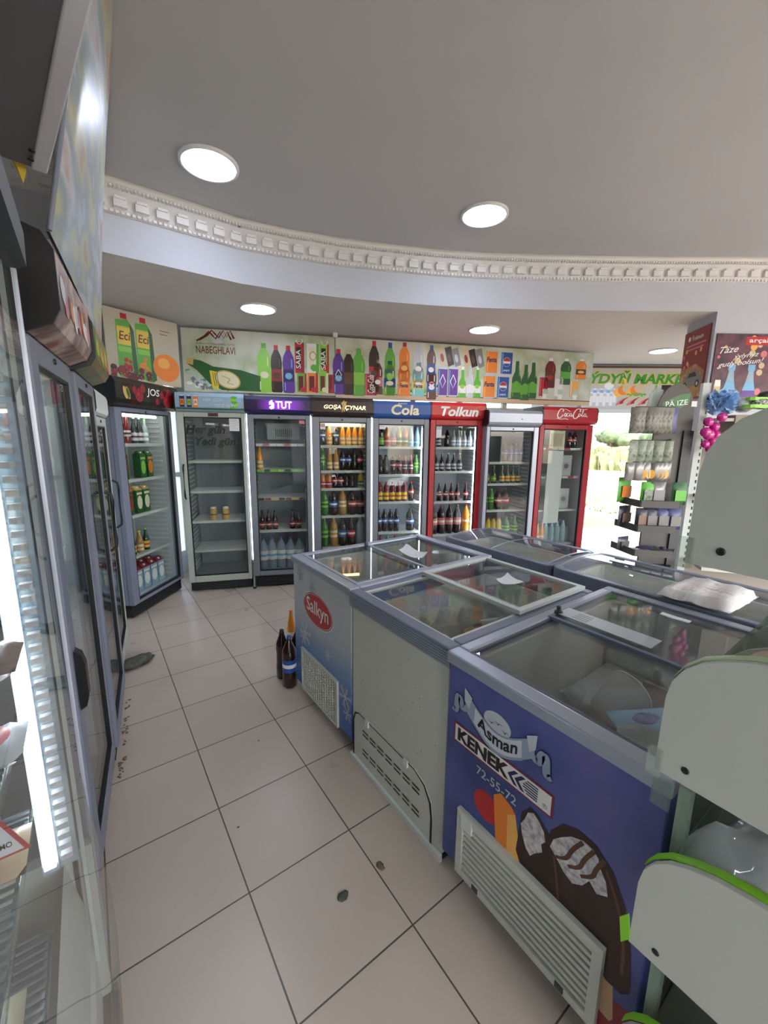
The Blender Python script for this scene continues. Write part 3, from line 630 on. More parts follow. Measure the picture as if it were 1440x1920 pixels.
def shelf_row(F, z, word, fname, codes, xs, y=.15, h=None, back=0):
    cnt = {}; tot = {k: codes.count(k) for k in codes}
    for k, x in zip(codes, xs):
        kd, b_, c_, l_, words = D[k]
        pr_ = drink(kd, b_, c_, l_, h if kd in ('pet', 'slim', 'juice', 'glass', 'contour', 'big', 'jug') else None)
        if not pr_[1]: o = pr_[0]; pr_[1] = True
        else: o = copy_tree(pr_[0])
        yy = y+random.uniform(-.008, .008); o.location = on(F, x, yy, z+.0005); o.rotation_euler = (0, 0, random.uniform(0, 6))
        cnt[k] = cnt.get(k, 0)+1
        pos = (ORD[cnt[k]-1]+' ') if tot[k] > 1 else ''
        lab = f'{pos}{words}{" from left" if tot[k] > 1 else ""}, {word} shelf, {fname}'
        tag(o, lab, CATS.get(NAMES[kd], 'bottle'), f'drinks on the {word} shelf of the {fname}')
nO = 'gold-lettered fridge'; nC = 'blue-header fridge'; nR = 'left red fridge'; nS = 'silver-header fridge'; nK = 'rightmost red fridge'; nT = 'purple-header fridge'
shelf_row(oF, 1.464, 'top', nO, 'BOBOOOO', [.11, .18, .25, .32, .385, .45, .515], h=.225)
shelf_row(oF, 1.204, 'second', nO, 'GEEBBKR', [.105, .18, .25, .32, .384, .445, .507], h=.235)
shelf_row(oF, 1.017, 'third', nO, 'JJRRKKY', [.105, .17, .235, .295, .355, .415, .515], h=.165)
shelf_row(oF, .723, 'fourth', nO, 'DUZqq', [.12, .215, .315, .42, .51], h=.275)
shelf_row(oF, .38, 'fifth', nO, 'DZUqk', [.115, .215, .314, .41, .51], h=.315)
shelf_row(cF, 1.457, 'top', nC, 'XJMYVWW', [.115, .18, .25, .318, .385, .453, .517], h=.215)
shelf_row(cF, 1.159, 'second', nC, 'KKRRrrG', [.11, .17, .254, .32, .386, .452, .515], h=.21)
shelf_row(cF, .86, 'third', nC, 'TTTTTR', [.11, .18, .251, .32, .388, .462], h=.215)
shelf_row(cF, .522, 'fourth', nC, 'BBBBU', [.1, .165, .233, .298, .46], h=.25)
shelf_row(cF, .25, 'fifth', nC, 'rGrGR', [.12, .2, .29, .38, .47], h=.22)
shelf_row(rF, 1.456, 'top', nR, 'NKnnnn', [.15, .25, .321, .388, .452, .52], h=.19)
shelf_row(rF, 1.19, 'second', nR, 'NNNNN', [.13, .2, .27, .34, .412], h=.2)
shelf_row(rF, .85, 'third', nR, 'CCCCC', [.175, .255, .328, .395, .498], h=.2)
shelf_row(rF, .47, 'fourth', nR, 'QQQQS', [.12, .215, .315, .41, .515], h=.33)
shelf_row(sF, 1.296, 'top', nS, 'PPPP', [.31, .375, .442, .51], h=.21)
shelf_row(sF, 1.055, 'second', nS, 'ggLLLL', [.11, .19, .29, .36, .43, .50], h=.2)
shelf_row(sF, .753, 'third', nS, 'GGqq', [.1, .17, .26, .345], h=.24)
shelf_row(sF, .43, 'fourth', nS, 'yyyyDD', [.09, .155, .22, .285, .38, .49], h=.23)
shelf_row(kF, 1.452, 'top', nK, 'JRR', [.11, .5, .565], h=.2)
shelf_row(kF, .72, 'third', nK, 'RR', [.30, .37], h=.2, y=.2)
shelf_row(kF, .3, 'fourth', nK, 'OOO', [.10, .165, .23], h=.25)
shelf_row(tF, 1.218, 'second', nT, 'O', [.095], y=.12, h=.245)
shelf_row(tF, .589, 'fourth', nT, 'HHHHH', [.09, .155, .22, .40, .465], h=.205)
shelf_row(tF, .168, 'bottom', nT, 'AAAAA', [.09, .18, .275, .37, .465], h=.33)
shelf_row(gF, .70, 'third', 'landscape-header fridge', 'FF', [.245, .365], y=.13)
# shrink-wrapped water pack at the bottom of the right red fridge
t = thing('water_pack', 'shrink-wrapped pack of water bottles at bottom of rightmost red fridge', 'pack', on(kF, .25, .12, .305), RZ)
mb = MB()
for i in range(4):
    for j in range(2): mb.lathe([(.034, 0), (.036, .02), (.036, .17), (.014, .24), (.014, .26)], 'd_water', 10, .04+i*.08, .05+j*.08)
obj('bottles', mb, t)
mb = MB(); mb.box(0, .005, .0, .325, .18, .2, 'clear_plastic'); obj('wrap', mb, t)

# ------------------------------------------------------------------ juice fridge on the corner
blotch_material('hdr_fruit', [c(24, 28, 20), c(48, 50, 34), c(30, 24, 22), c(90, 30, 34)], 9, .35)
handle_z = .95
jF = fridge('display_fridge', 'angled glass-door fridge under the dark pomegranate header', (-.101, 3.084, 0), math.radians(48.9), .735, 2.0, 1.775, 'greyblue', 'hdr_fruit',
   [1.474, 1.17, .86, .50], 'greyblue', glass_box=(.075, .69, .15, 1.735), zb=.12, tube='cool_tube', wide=.035, bulge=.06, handle=None, liner='liner')
pj = face(.0605); mb = MB()
for q_ in [(.22, 1.87, .05), (.27, 1.93, .035), (.17, 1.91, .03), None, (.59, 1.85, .055), (.66, 1.88, .045), (.52, 1.9, .03), (.62, 1.93, .03), (.45, 1.84, .025)]:
    if q_ is None: obj('header_print', mb, jF); mb = MB(); continue
    x, z, r_ = q_
    pj.disc(mb, x, z, r_, r_, 'ink_oldred', .001); pj.disc(mb, x-r_*.25, z+r_*.3, r_*.3, r_*.25, 'ink_red', .0015, 12); pj.poly(mb, [(x-r_*.2, z+r_), (x, z+r_*1.4), (x+r_*.2, z+r_)], 'ink_red', .0014)
obj('header_print', mb, jF); mb = MB()
for x in (.06, .09): pj.disc(mb, x, 1.88, .02, .05, 'ink_gold', .001, 20, .3)
pj.disc(mb, .09, 1.88, .015, .04, 'ink_dkgreen', .0014, 20, .3)
obj('header_print', mb, jF); text('lettering', 'JOS', pj, .40, 1.905, .17, .075, 'ink_white', jF, .12, .012, .003)
sticker(jF, .13, 1.74, .19, 1.765, 'paper', 0)
def carton(x, y, z, w, d, h, body, top, printed, label, F=jF, nm='juice_carton', cat='carton', group=None, capm='ink_white', word=None):
    key = ('carton', w, d, h, body, top, printed)
    if key not in PROTO:
        t = bpy.data.objects.new(nm, None); COL.objects.link(t)
        mb = MB(); mb.box(-w/2, -d/2, 0, w/2, d/2, h*.82, body); mb.add([(-w/2, -d/2, h*.82), (w/2, -d/2, h*.82), (w/2, d/2, h*.82), (-w/2, d/2, h*.82), (-w/2, 0, h*.97), (w/2, 0, h*.97)], [(0, 1, 5, 4), (2, 3, 4, 5), (1, 2, 5), (3, 0, 4)], top); obj('carton_body', mb, t)
        mb = MB(); mb.lathe([(.011, 0), (.011, .014)], capm, 10, 0, -d*.2, h*.88); obj('cap', mb, t)
        pl2 = Plane((0, -d/2, 0), (1, 0, 0), (0, 0, 1)); mb = MB(); pl2.disc(mb, 0, h*.38, w*.4, h*.24, printed, .001); pl2.rect(mb, -w*.42, h*.66, w*.42, h*.74, printed, .001); obj('print', mb, t)
        PROTO[key] = [t, False]
    pr_ = PROTO[key]
    if not pr_[1]: o = pr_[0]; pr_[1] = True
    else: o = copy_tree(pr_[0])
    o.location = on(F, x, y, z+.0005); o.rotation_euler = (0, 0, F.rotation_euler[2]); tag(o, label, cat, group); return o
k = 0
for j in range(2):
    for i in range(5):
        carton(.13+i*.105, .15+j*.1, .165, .088, .085, .235, 'ink_sky', 'ink_oldred', 'ink_white', f'{ORD[i]} blue milk carton with red top from left, {"front" if j == 0 else "back"} row, pomegranate-header fridge', group='milk cartons in the pomegranate-header fridge', nm='milk_carton')
nJ = 'pomegranate-header fridge'
shelf_row(jF, 1.474, 'top', nJ, 'GGrrNNn', [.11, .17, .25, .315, .40, .47, .54], h=.23)
for i, (x, m2) in enumerate([(.13, 'ink_red'), (.22, 'ink_red'), (.45, 'ink_lime'), (.55, 'ink_orange')]):
    carton(x, .16, 1.17, .075, .07, .25, 'ink_dkgreen', 'ink_dkgreen', m2, f'{ORD[i]} dark green juice carton from left, second shelf, {nJ}', group='green juice cartons')
for i, (x, m2) in enumerate([(.15, 'ink_yellow'), (.24, 'ink_yellow'), (.36, 'ink_gold'), (.46, 'ink_gold')]):
    carton(x, .16, .86, .08, .07, .25, 'ink_dkgreen', 'ink_orange' if i < 2 else 'ink_gold', 'ink_red' if i < 2 else 'ink_cream', f'{ORD[i]} green juice carton with a bright top, third shelf, {nJ}', group='juice cartons on the third shelf')
shelf_row(jF, .50, 'fourth', nJ, 'LLEL', [.15, .24, .33, .43], h=.2)
#PART3
# ------------------------------------------------------------------ banners over the fridges
def pbottle(pl, mb, cx, z0, h, w, body, cap, label, kind='pet', lean=0.):
    hi = {'ink_green': 'ink_lime', 'ink_cola': 'ink_brown', 'ink_purple': 'ink_ltblue', 'ink_orange': 'ink_ltorange', 'ink_cyan': 'ink_white', 'ink_dkgreen': 'ink_green', 'ink_glass': 'ink_white', 'ink_lime': 'ink_cream', 'ink_blue': 'ink_ltblue', 'ink_red': 'ink_pink', 'ink_dkred': 'ink_red', 'ink_silver': 'ink_white', 'ink_cream': 'ink_white'}.get(body, 'ink_white')
    if kind == 'can':
        pl.profile(mb, cx, z0, h, w, [(0, .8, 'ink_silver'), (.05, 1, body), (.92, 1, 'ink_silver'), (.98, .8, 'ink_silver'), (1, .8, None)])
    elif kind == 'glass': pl.profile(mb, cx, z0, h, w, [(0, .9, body), (.03, 1, body), (.15, 1, label), (.38, 1, body), (.5, .95, body), (.66, .42, body), (.9, .36, cap), (1, .36, None)], lean=lean)
    else: pl.profile(mb, cx, z0, h, w, [(0, .82, body), (.04, 1, body), (.24, .96, label), (.5, .92, body), (.62, 1, body), (.76, .86, body), (.9, .36, cap), (1, .34, None)], lean=lean)
    if kind != 'can': pl.rect(mb, cx-w*.36, z0+h*.05, cx-w*.28, z0+h*.22, hi, .0018); pl.rect(mb, cx+w*.22, z0+h*.54, cx+w*.30, z0+h*.72, hi, .0018); pl.disc(mb, cx, z0+h*.36, w*.3, h*.07, hi, .0018, 14)
    else: pl.rect(mb, cx-w*.42, z0+h*.08, cx-w*.34, z0+h*.88, hi, .0018)
ramp_material('banner_bg', [(.0, c(176, 168, 130)), (.25, c(186, 190, 150)), (.6, c(206, 206, 180)), (1., c(196, 190, 172))], 'Z', .45, .25, 3.)
blotch_material('banner_green', [c(214, 216, 206), c(204, 208, 190), c(176, 188, 150), c(212, 214, 202)], 2.6, .45)
def banner(name, label, s0, s1, z0, z1, off=.63):
    o_ = g0+nn*off+uu*s0
    t = thing(name, label, 'banner', (o_.x, o_.y, z0), math.atan2(uu.y, uu.x))
    mb = MB(); mb.box(0, 0, 0, s1-s0, .008, z1-z0, 'banner_green'); return t, mb, Plane((-s0, 0, -z0), (1, 0, 0), (0, 0, 1))
OFF = 0.0   # the survey of the prints starts here along the row
t, mb, pl = banner('banner', 'long cream banner with lying green bottle and mineral water lettering, above landscape-header fridge', -.68+OFF, .915+OFF, 2.02, 2.655)
def pp(x): return x+OFF
# ice and the lying bottle
for k in range(60):
    a = random.random(); pl.disc(mb, pp(-.66+.42*a), 2.05+random.uniform(0, .2)*(1-a), random.uniform(.01, .035), random.uniform(.01, .03), random.choice(['ink_silver', 'ink_glass', 'ink_white', 'ink_grey']), .0011+.0001*k/60, 7)
pl.poly(mb, [(pp(-.64), 2.30), (pp(-.63), 2.355), (pp(-.5), 2.335), (pp(-.38), 2.28), (pp(-.1), 2.255), (pp(.1), 2.2), (pp(.1), 2.035), (pp(-.3), 2.04), (pp(-.42), 2.10), (pp(-.55), 2.24)], 'ink_dkgreen', .0016)
pl.poly(mb, [(pp(-.64), 2.30), (pp(-.63), 2.358), (pp(-.57), 2.35), (pp(-.58), 2.285)], 'ink_gold', .0018)
pl.disc(mb, pp(-.24), 2.15, .135, .09, 'ink_gold', .002, 28, -.35); pl.disc(mb, pp(-.24), 2.15, .12, .078, 'ink_cream', .0023, 28, -.35)
pl.stroke(mb, [(pp(-.3), 2.19), (pp(-.2), 2.15), (pp(-.26), 2.12), (pp(-.18), 2.10)], .012, 'ink_gold', .0026); pl.poly(mb, [(pp(-.42), 2.24), (pp(-.3), 2.22), (pp(-.34), 2.05), (pp(-.4), 2.06)], 'ink_yellow', .0019)
for k in range(3): pl.stroke(mb, [(pp(-.39+k*.02), 2.22), (pp(-.37+k*.02), 2.08)], .006, 'ink_dkgreen', .0024, 1)
# mountain logo
for dx, dz in ((0, 0), (.03, .012)):
    pl.stroke(mb, [(pp(-.53+dx), 2.53+dz), (pp(-.45+dx), 2.58+dz), (pp(-.405+dx), 2.63+dz), (pp(-.375+dx), 2.60+dz), (pp(-.34+dx), 2.56+dz), (pp(-.29+dx), 2.635+dz), (pp(-.26+dx), 2.57+dz), (pp(-.22+dx), 2.635+dz), (pp(-.185+dx), 2.56+dz)], .022, 'ink_dkred', .0015, 0)
pl.disc(mb, pp(-.32), 2.535, .05, .025, 'ink_silver', .0013, 12)
# standing bottles and cartons
for cx, z0, z1, w_, b_, c_, l_ in [(.145, 2.031, 2.547, .147, 'ink_lime', 'ink_green', 'ink_lime'), (.274, 2.035, 2.532, .122, 'ink_cola', 'ink_red', 'ink_oldred'), (.404, 2.034, 2.534, .13, 'ink_purple', 'ink_red', 'ink_dkpurple')]:
    pbottle(pl, mb, pp(cx), z0, z1-z0, w_, b_, c_, l_)
def pcarton(pl, mb, cx, z0, z1, w_, m1, m2, m3):
    pl.rect(mb, cx-w_/2, z0, cx+w_/2, z1, m1, .0015); pl.poly(mb, [(cx+w_*.22, z0), (cx+w_/2, z0), (cx+w_/2, z1), (cx+w_*.32, z1)], m2, .0018)
    pl.rect(mb, cx-w_*.35, z0+(z1-z0)*.12, cx+w_*.15, z1-(z1-z0)*.15, m3, .0019); pl.disc(mb, cx+.01, z0+(z1-z0)*.18, w_*.3, (z1-z0)*.12, m2, .0022, 12)
pcarton(pl, mb, pp(.526), 2.252, 2.575, .1, 'ink_red', 'ink_oldred', 'ink_black'); pcarton(pl, mb, pp(.672), 2.258, 2.57, .13, 'ink_white', 'ink_green', 'ink_cream'); pcarton(pl, mb, pp(.80), 2.264, 2.573, .1, 'ink_lime', 'ink_red', 'ink_black')
for x, z0, z1, w_, a_, b_ in [(.545, 2.034, 2.253, .105, 'ink_green', 'ink_red'), (.666, 2.037, 2.258, .115, 'ink_orange', 'ink_red'), (.785, 2.041, 2.263, .1, 'ink_lime', 'ink_cream'), (.87, 2.036, 2.25, .06, 'ink_oldred', 'ink_red')]: pcarton(pl, mb, pp(x), z0, z1, w_, a_, b_, 'ink_dkred')
pl.disc(mb, pp(.672), 2.44, .04, .05, 'ink_gold', .0022); pl.disc(mb, pp(.672), 2.44, .028, .036, 'ink_white', .0024)
for cx in (.526, .80):
    pl.stroke(mb, [(pp(cx-.03), 2.6), (pp(cx-.035), 2.58), (pp(cx), 2.55), (pp(cx+.035), 2.58), (pp(cx+.03), 2.61)], .01, 'ink_white', .0026, 2)
pl.rect(mb, pp(.46), 2.03, pp(.915), 2.045, 'ink_tan', .0022)
obj('banner_sheet', mb, t)
text('lettering', 'NABEGHLAVI', pl, pp(-.345), 2.447, .39, .075, 'ink_dkred', t, 0, .004)
text('lettering', 'GEORGIA NATURAL MINERAL WATER', pl, pp(-.345), 2.508, .39, .016, 'ink_dkred', t, 0, .0)
text('lettering', 'SABA', pl, pp(.512), 2.40, .2, .05, 'ink_white', t, 0, .01, .003, math.pi/2); text('lettering', 'SABA', pl, pp(.786), 2.40, .2, .05, 'ink_white', t, 0, .01, .003, math.pi/2)
t, mb, pl = banner('banner', 'long banner printed with many soda bottles and cans, above the middle and right fridges', .925+OFF, 4.27+OFF, 2.0, 2.655)
pl.rect(mb, pp(.925), 2.0, pp(4.27), 2.055, 'ink_tan', .0008); pl.rect(mb, pp(.925), 2.05, pp(4.27), 2.06, 'ink_brown', .0009)
for k in range(40): pl.disc(mb, pp(random.uniform(1.45, 2.2)), 2.1+random.uniform(-.03, .08), .03, .014, random.choice(['ink_green', 'ink_dkgreen']), .001+.0001*k/40, 6, random.uniform(0, 3))
for cx, z0, z1, w_, b_, c_, l_, kd in [(.956, 2.035, 2.53, .134, 'ink_purple', 'ink_red', 'ink_dkpurple', 'pet'), (1.072, 2.033, 2.531, .125, 'ink_cola', 'ink_tan', 'ink_brown', 'pet'), (1.188, 2.025, 2.549, .155, 'ink_green', 'ink_green', 'ink_lime', 'pet'),
    (1.367, 2.079, 2.64, .126, 'ink_cola', 'ink_red', 'ink_red', 'pet'), (1.413, 2.05, 2.438, .114, 'ink_brown', 'ink_cream', 'ink_pink', 'pet'), (1.556, 2.043, 2.634, .13, 'ink_green', 'ink_blue', 'ink_blue', 'pet'), (1.556, 2.043, 2.43, .15, 'ink_lime', 'ink_blue', 'ink_blue', 'pet'),
    (1.729, 2.2, 2.643, .13, 'ink_orange', 'ink_red', 'ink_orange', 'pet'), (1.729, 2.042, 2.43, .156, 'ink_orange', 'ink_orange', 'ink_orange', 'pet'), (1.90, 2.2, 2.642, .13, 'ink_silver', 'ink_silver', 'ink_silver', 'pet'), (1.904, 2.042, 2.43, .155, 'ink_cyan', 'ink_cyan', 'ink_yellow', 'pet'),
    (2.06, 2.2, 2.633, .115, 'ink_brown', 'ink_blue', 'ink_blue', 'pet'), (2.072, 2.012, 2.4, .125, 'ink_brown', 'ink_blue', 'ink_blue', 'pet'), (2.465, 2.047, 2.41, .095, 'ink_green', 'ink_white', 'ink_white', 'glass'), (2.566, 2.05, 2.427, .095, 'ink_silver', 'ink_silver', 'ink_white', 'glass'), (2.66, 2.053, 2.419, .095, 'ink_green', 'ink_white', 'ink_white', 'glass'),
    (3.188, 2.057, 2.558, .126, 'ink_dkgreen', 'ink_glass', 'ink_green', 'glass'), (3.312, 2.041, 2.52, .127, 'ink_dkgreen', 'ink_glass', 'ink_green', 'glass'), (3.414, 2.064, 2.55, .128, 'ink_dkgreen', 'ink_glass', 'ink_green', 'glass'),
    (3.654, 2.204, 2.569, .153, 'ink_dkred', 'ink_white', 'ink_brown', 'pet'), (3.876, 2.252, 2.573, .156, 'ink_dkgreen', 'ink_white', 'ink_green', 'pet'), (4.099, 2.327, 2.578, .158, 'ink_orange', 'ink_white', 'ink_brown', 'pet')]:
    pbottle(pl, mb, pp(cx), z0, z1-z0, w_, b_, c_, l_, kd)
for cx, z0, z1, w_, b_ in [(1.329, 2.023, 2.299, .145, 'ink_red'), (2.21, 2.051, 2.398, .12, 'ink_purple'), (2.344, 2.055, 2.404, .12, 'ink_purple'), (2.839, 2.34, 2.627, .15, 'ink_orange'), (2.821, 2.052, 2.338, .155, 'ink_orange'), (3.04, 2.336, 2.626, .15, 'ink_blue'), (3.01, 2.051, 2.334, .155, 'ink_blue'), (3.574, 2.088, 2.351, .12, 'ink_red'), (3.791, 2.095, 2.34, .12, 'ink_white'), (4.02, 2.102, 2.323, .12, 'ink_ltorange')]:
    pbottle(pl, mb, pp(cx), z0, z1-z0, w_, b_, 'ink_silver', 'ink_white', 'can')
for cx in (2.21, 2.344):
    pl.stroke(mb, [(pp(cx), 2.31), (pp(cx+.035), 2.23), (pp(cx), 2.15), (pp(cx-.035), 2.23), (pp(cx), 2.31)], .01, 'ink_white', .0026, 0)
for cx in (.956, .404-10): 
    if cx > 0: pl.stroke(mb, [(pp(cx), 2.31), (pp(cx+.035), 2.25), (pp(cx), 2.19), (pp(cx-.035), 2.25), (pp(cx), 2.31)], .008, 'ink_white', .0026, 0)
for cx, cz in ((3.04, 2.49), (3.01, 2.2)):   # round tricolour mark
    pl.disc(mb, pp(cx), cz, .05, .055, 'ink_white', .0026); pl.poly(mb, [(pp(cx)+.047*math.cos(a), cz+.052*math.sin(a)) for a in [math.radians(x) for x in range(10, 171, 16)]], 'ink_red', .003); pl.poly(mb, [(pp(cx)+.047*math.cos(a), cz+.052*math.sin(a)) for a in [math.radians(x) for x in range(200, 341, 14)]], 'ink_blue', .003)
pl.disc(mb, pp(2.072), 2.19, .03, .03, 'ink_white', .0028); pl.disc(mb, pp(2.072), 2.2, .025, .014, 'ink_red', .003)
for i in range(6):   # leaning sachets
    cx = 2.16+i*.09+(.035 if i > 2 else 0); pl.poly(mb, [(pp(cx-.03), 2.6+.01*(i % 2)), (pp(cx+.05), 2.625+.01*(i % 2)), (pp(cx+.1), 2.43), (pp(cx+.025), 2.40)], ['ink_tan', 'ink_cola', 'ink_grey'][i % 3], .0012+i*.0003)
    pl.disc(mb, pp(cx+.035), 2.5, .022, .05, ['ink_oldred', 'ink_brown', 'ink_silver'][i % 3], .0016+i*.0003, 10, .25)
for k in range(3): pl.profile(mb, pp(3.6+k*.22), 2.07, .12, .07, [(0, .8, 'ink_white'), (.5, 1, 'ink_glass'), (1, 1.1, None)], .0014)
obj('banner_sheet', mb, t)
text('lettering', 'Coca-Cola', pl, pp(1.329), 2.165, .2, .075, 'ink_white', t, .35, .01, .003, math.pi/2); text('lettering', 'Fanta', pl, pp(2.839), 2.51, .13, .06, 'ink_navy', t, .1, .03, .003); text('lettering', 'Fanta', pl, pp(2.821), 2.22, .13, .06, 'ink_navy', t, .1, .03, .003)
text('lettering', 'Fanta', pl, pp(1.729), 2.165, .1, .045, 'ink_navy', t, .1, .03, .003); text('lettering', 'Fanta', pl, pp(1.904), 2.165, .11, .045, 'ink_navy', t, .1, .03, .003)
text('lettering', 'pepsi', pl, pp(3.04), 2.39, .08, .03, 'ink_white', t, 0, .01, .003); text('lettering', 'pepsi', pl, pp(3.01), 2.1, .08, .03, 'ink_white', t, 0, .01, .003)
# eci banner on the corner
jp = Vector((-.08, 3.73)); ju = Vector((.92136, .3887)); t = thing('banner', 'cream banner with two green juice cartons and an orange, on the corner', 'banner', (jp.x, jp.y, 0), math.atan2(ju.y, ju.x))
pl = Plane((0, 0, 0), (1, 0, 0), (0, 0, 1)); mb = MB(); mb.box(0, 0, 2.04, .69, .008, 2.66, 'banner_bg')
for cx, m in ((.175, 0), (.345, 0)):
    w_ = .165; pl.poly(mb, [(cx-w_/2, 2.08), (cx+w_/2-.02, 2.05), (cx+w_/2-.03, 2.55), (cx+.03, 2.585), (cx-w_/2+.005, 2.57)], 'ink_green', .0012); pl.poly(mb, [(cx+w_*.3, 2.06), (cx+w_/2+.01, 2.07), (cx+w_/2-.005, 2.5), (cx+w_*.25, 2.57)], 'ink_dkgreen', .0014)
    pl.rect(mb, cx-.07, 2.36, cx+.045, 2.52, 'ink_yellow', .0016); pl.rect(mb, cx-.07, 2.3, cx+.045, 2.345, 'ink_lime', .0017); pl.rect(mb, cx-.03, 2.585, cx+.025, 2.632, 'ink_red', .0013)
    for k in range(7): pl.poly(mb, [(cx-.07+k*.017, 2.56), (cx-.055+k*.017, 2.56), (cx-.06+k*.017, 2.5)], 'ink_green', .0018)
    for k in range(8): pl.disc(mb, cx-.05+random.uniform(0, .08), 2.15+random.uniform(0, .12), .017, .018, 'ink_red' if cx < .3 else 'ink_orange', .0018+k*.0001, 10)
pl.disc(mb, .545, 2.21, .135, .13, 'ink_orange', .002, 30); pl.disc(mb, .52, 2.25, .06, .05, 'ink_ltorange', .0022, 20)
for k in range(22): pl.disc(mb, .04+random.uniform(0, .34), 2.06+random.uniform(0, .1), .028, .028, random.choice(['ink_oldred', 'ink_maroon', 'ink_dkred']), .0022+k*.00005, 12); pl.disc(mb, .04+random.uniform(0, .34), 2.07+random.uniform(0, .1), .006, .006, 'ink_pink', .0035, 6)
pl.rect(mb, .42, 2.045, .685, 2.075, 'ink_tan', .0021)
for k in range(2): pl.rect(mb, .5, 2.55-.03*k, .6-.02*k, 2.556-.03*k, 'ink_oldred', .0012)
obj('banner_sheet', mb, t); text('lettering', 'Eci', pl, .168, 2.44, .1, .075, 'ink_dkred', t, .15, .012, .003); text('lettering', 'Eci', pl, .338, 2.44, .1, .075, 'ink_dkred', t, .15, .012, .003)
# market sign over the doorway
P('sign_text', 60, 150, 50, .4)
t = thing('shop_sign', 'green lettered sign with food pictures above the doorway', 'sign', (M0.x-mu_.y*0-.03, M0.y-.04, 0), math.atan2(mu_.y, mu_.x))
pl = Plane((0, 0, 0), (1, 0, 0), (0, 0, 1)); mb = MB(); mb.box(-.15, 0, 2.03, 1.75, .008, 2.655, 'banner_bg')
pl.rect(mb, -.15, 2.62, 1.75, 2.65, 'ink_brown', .001)
pl.rect(mb, .0, 2.06, .44, 2.33, 'ink_silver', .0008)
for k in range(8): pl.profile(mb, .05+k*.05, 2.07+.05*(k % 2), .2, .05, [(0, .9, 'ink_white'), (.7, 1, 'ink_ltblue' if k % 2 else 'ink_silver'), (.9, .9, 'ink_white'), (1, .9, None)], .0012)
pl.disc(mb, .3, 2.36, .07, .05, 'ink_white', .0014)
for k in range(6): pl.disc(mb, .46+k*.06, 2.27+.03*(k % 3), .08, .07, ['ink_ltorange', 'ink_orange', 'ink_tan'][k % 3], .0013+k*.0001)
for k in range(9): pl.disc(mb, .5+k*.055, 2.13+.02*(k % 3), .09, .025, ['ink_pink', 'ink_oldred', 'ink_tan'][k % 3], .0018+k*.0001, 14, .6)
for k in range(7): pl.disc(mb, .6+k*.04, 2.24-.01*(k % 2), .03, .015, 'ink_green', .003, 7, k)
pbottle(pl, mb, 1.0, 2.05, .33, .08, 'ink_green', 'ink_green', 'ink_lime'); pl.rect(mb, 1.08, 2.2, 1.22, 2.38, 'ink_black', .0013); pl.rect(mb, 1.06, 2.06, 1.24, 2.18, 'ink_orange', .0012)
obj('sign_board', mb, t); text('lettering', 'ÝDYŇ MARKE', pl, .70, 2.49, 1.42, .215, 'ink_yellow', t, .2, .075, .002); text('lettering', 'ÝDYŇ MARKE', pl, .70, 2.49, 1.39, .19, 'sign_text', t, .2, .04, .004)
# pier posters
pj0 = Vector((4.32, .62)); jd = Vector((.36, .34)).normalized()
t = thing('poster', 'narrow red poster with a car, on the pier end beside the market sign', 'poster', (pj0.x+jd.x*.03-.012*.68, pj0.y+jd.y*.03+.012*.73, 0), math.atan2(-jd.y, -jd.x))
# the printed face looks away from the pier towards the sign
pl = Plane((0, -.0, 0), (1, 0, 0), (0, 0, 1)); mb = MB(); mb.box(-.46, 0, 1.95, -.02, .008, 2.60, 'ink_oldred')
blotch_material('car_bg', [c(196, 160, 90), c(170, 120, 70), c(206, 184, 140)], 8, .5); pl.poly(mb, [(-.45, 1.97), (-.03, 1.97), (-.03, 2.2), (-.2, 2.28), (-.45, 2.24)], 'car_bg', .001)
pl.poly(mb, [(-.40, 2.09), (-.06, 2.07), (-.04, 2.13), (-.1, 2.17), (-.17, 2.22), (-.29, 2.21), (-.37, 2.16)], 'ink_grey', .002); pl.poly(mb, [(-.30, 2.16), (-.14, 2.16), (-.18, 2.205), (-.28, 2.2)], 'ink_black', .003)
for x in (-.34, -.12): pl.disc(mb, x, 2.09, .035, .035, 'ink_black', .003); pl.disc(mb, x, 2.09, .018, .018, 'ink_silver', .0035)
for k in range(9): pl.disc(mb, random.uniform(-.44, -.04), random.uniform(2.24, 2.42), .018, .022, 'ink_ltorange' if k % 2 else 'ink_pink', .0016, 10)
for k in range(2): pl.rect(mb, -.40+.03*k, 2.455-.035*k, -.06-.03*k, 2.47-.035*k, 'ink_pink', .0015)
pl.disc(mb, -.36, 2.53, .022, .022, 'ink_white', .0015)
obj('poster_sheet', mb, t); text('lettering', 'Ýoksun', pl, -.22, 2.53, .2, .05, 'ink_white', t, 0, .01)
blotch_material('bokeh', [c(40, 26, 44), c(84, 44, 66), c(110, 64, 80), c(60, 34, 56)], 7, .35)
rz_ = math.atan2(wr.y, wr.x)
t = thing('poster', 'dark sparkly poster with white script and two blue-topped bottles, on the right wall', 'poster', (pj0.x+wr.x*.01-.015*.52, pj0.y+wr.y*.01-.015*.85, 0), rz_)
pl = Plane((0, 0, 0), (1, 0, 0), (0, 0, 1)); mb = MB(); mb.box(0.01, 0, 1.95, 1.0, .008, 2.495, 'bokeh')
for k in range(30): r_ = random.uniform(.012, .03); pl.disc(mb, random.uniform(.04, .95), random.uniform(2.0, 2.46), r_, r_, random.choice(['ink_gold', 'ink_ltorange', 'ink_pink', 'ink_tan']), .0008+.00002*k, 14)
for cx in (.18, .36): pl.profile(mb, cx, 1.955, .28, .13, [(0, 1, 'ink_purple'), (.2, .9, 'ink_ltblue'), (.5, .55, 'ink_sky'), (.78, .36, 'ink_ltblue'), (.84, .5, 'ink_ltblue'), (1, .5, None)], .0018)
pl.rect(mb, .27, 2.40, .60, 2.47, 'ink_red', .0016)
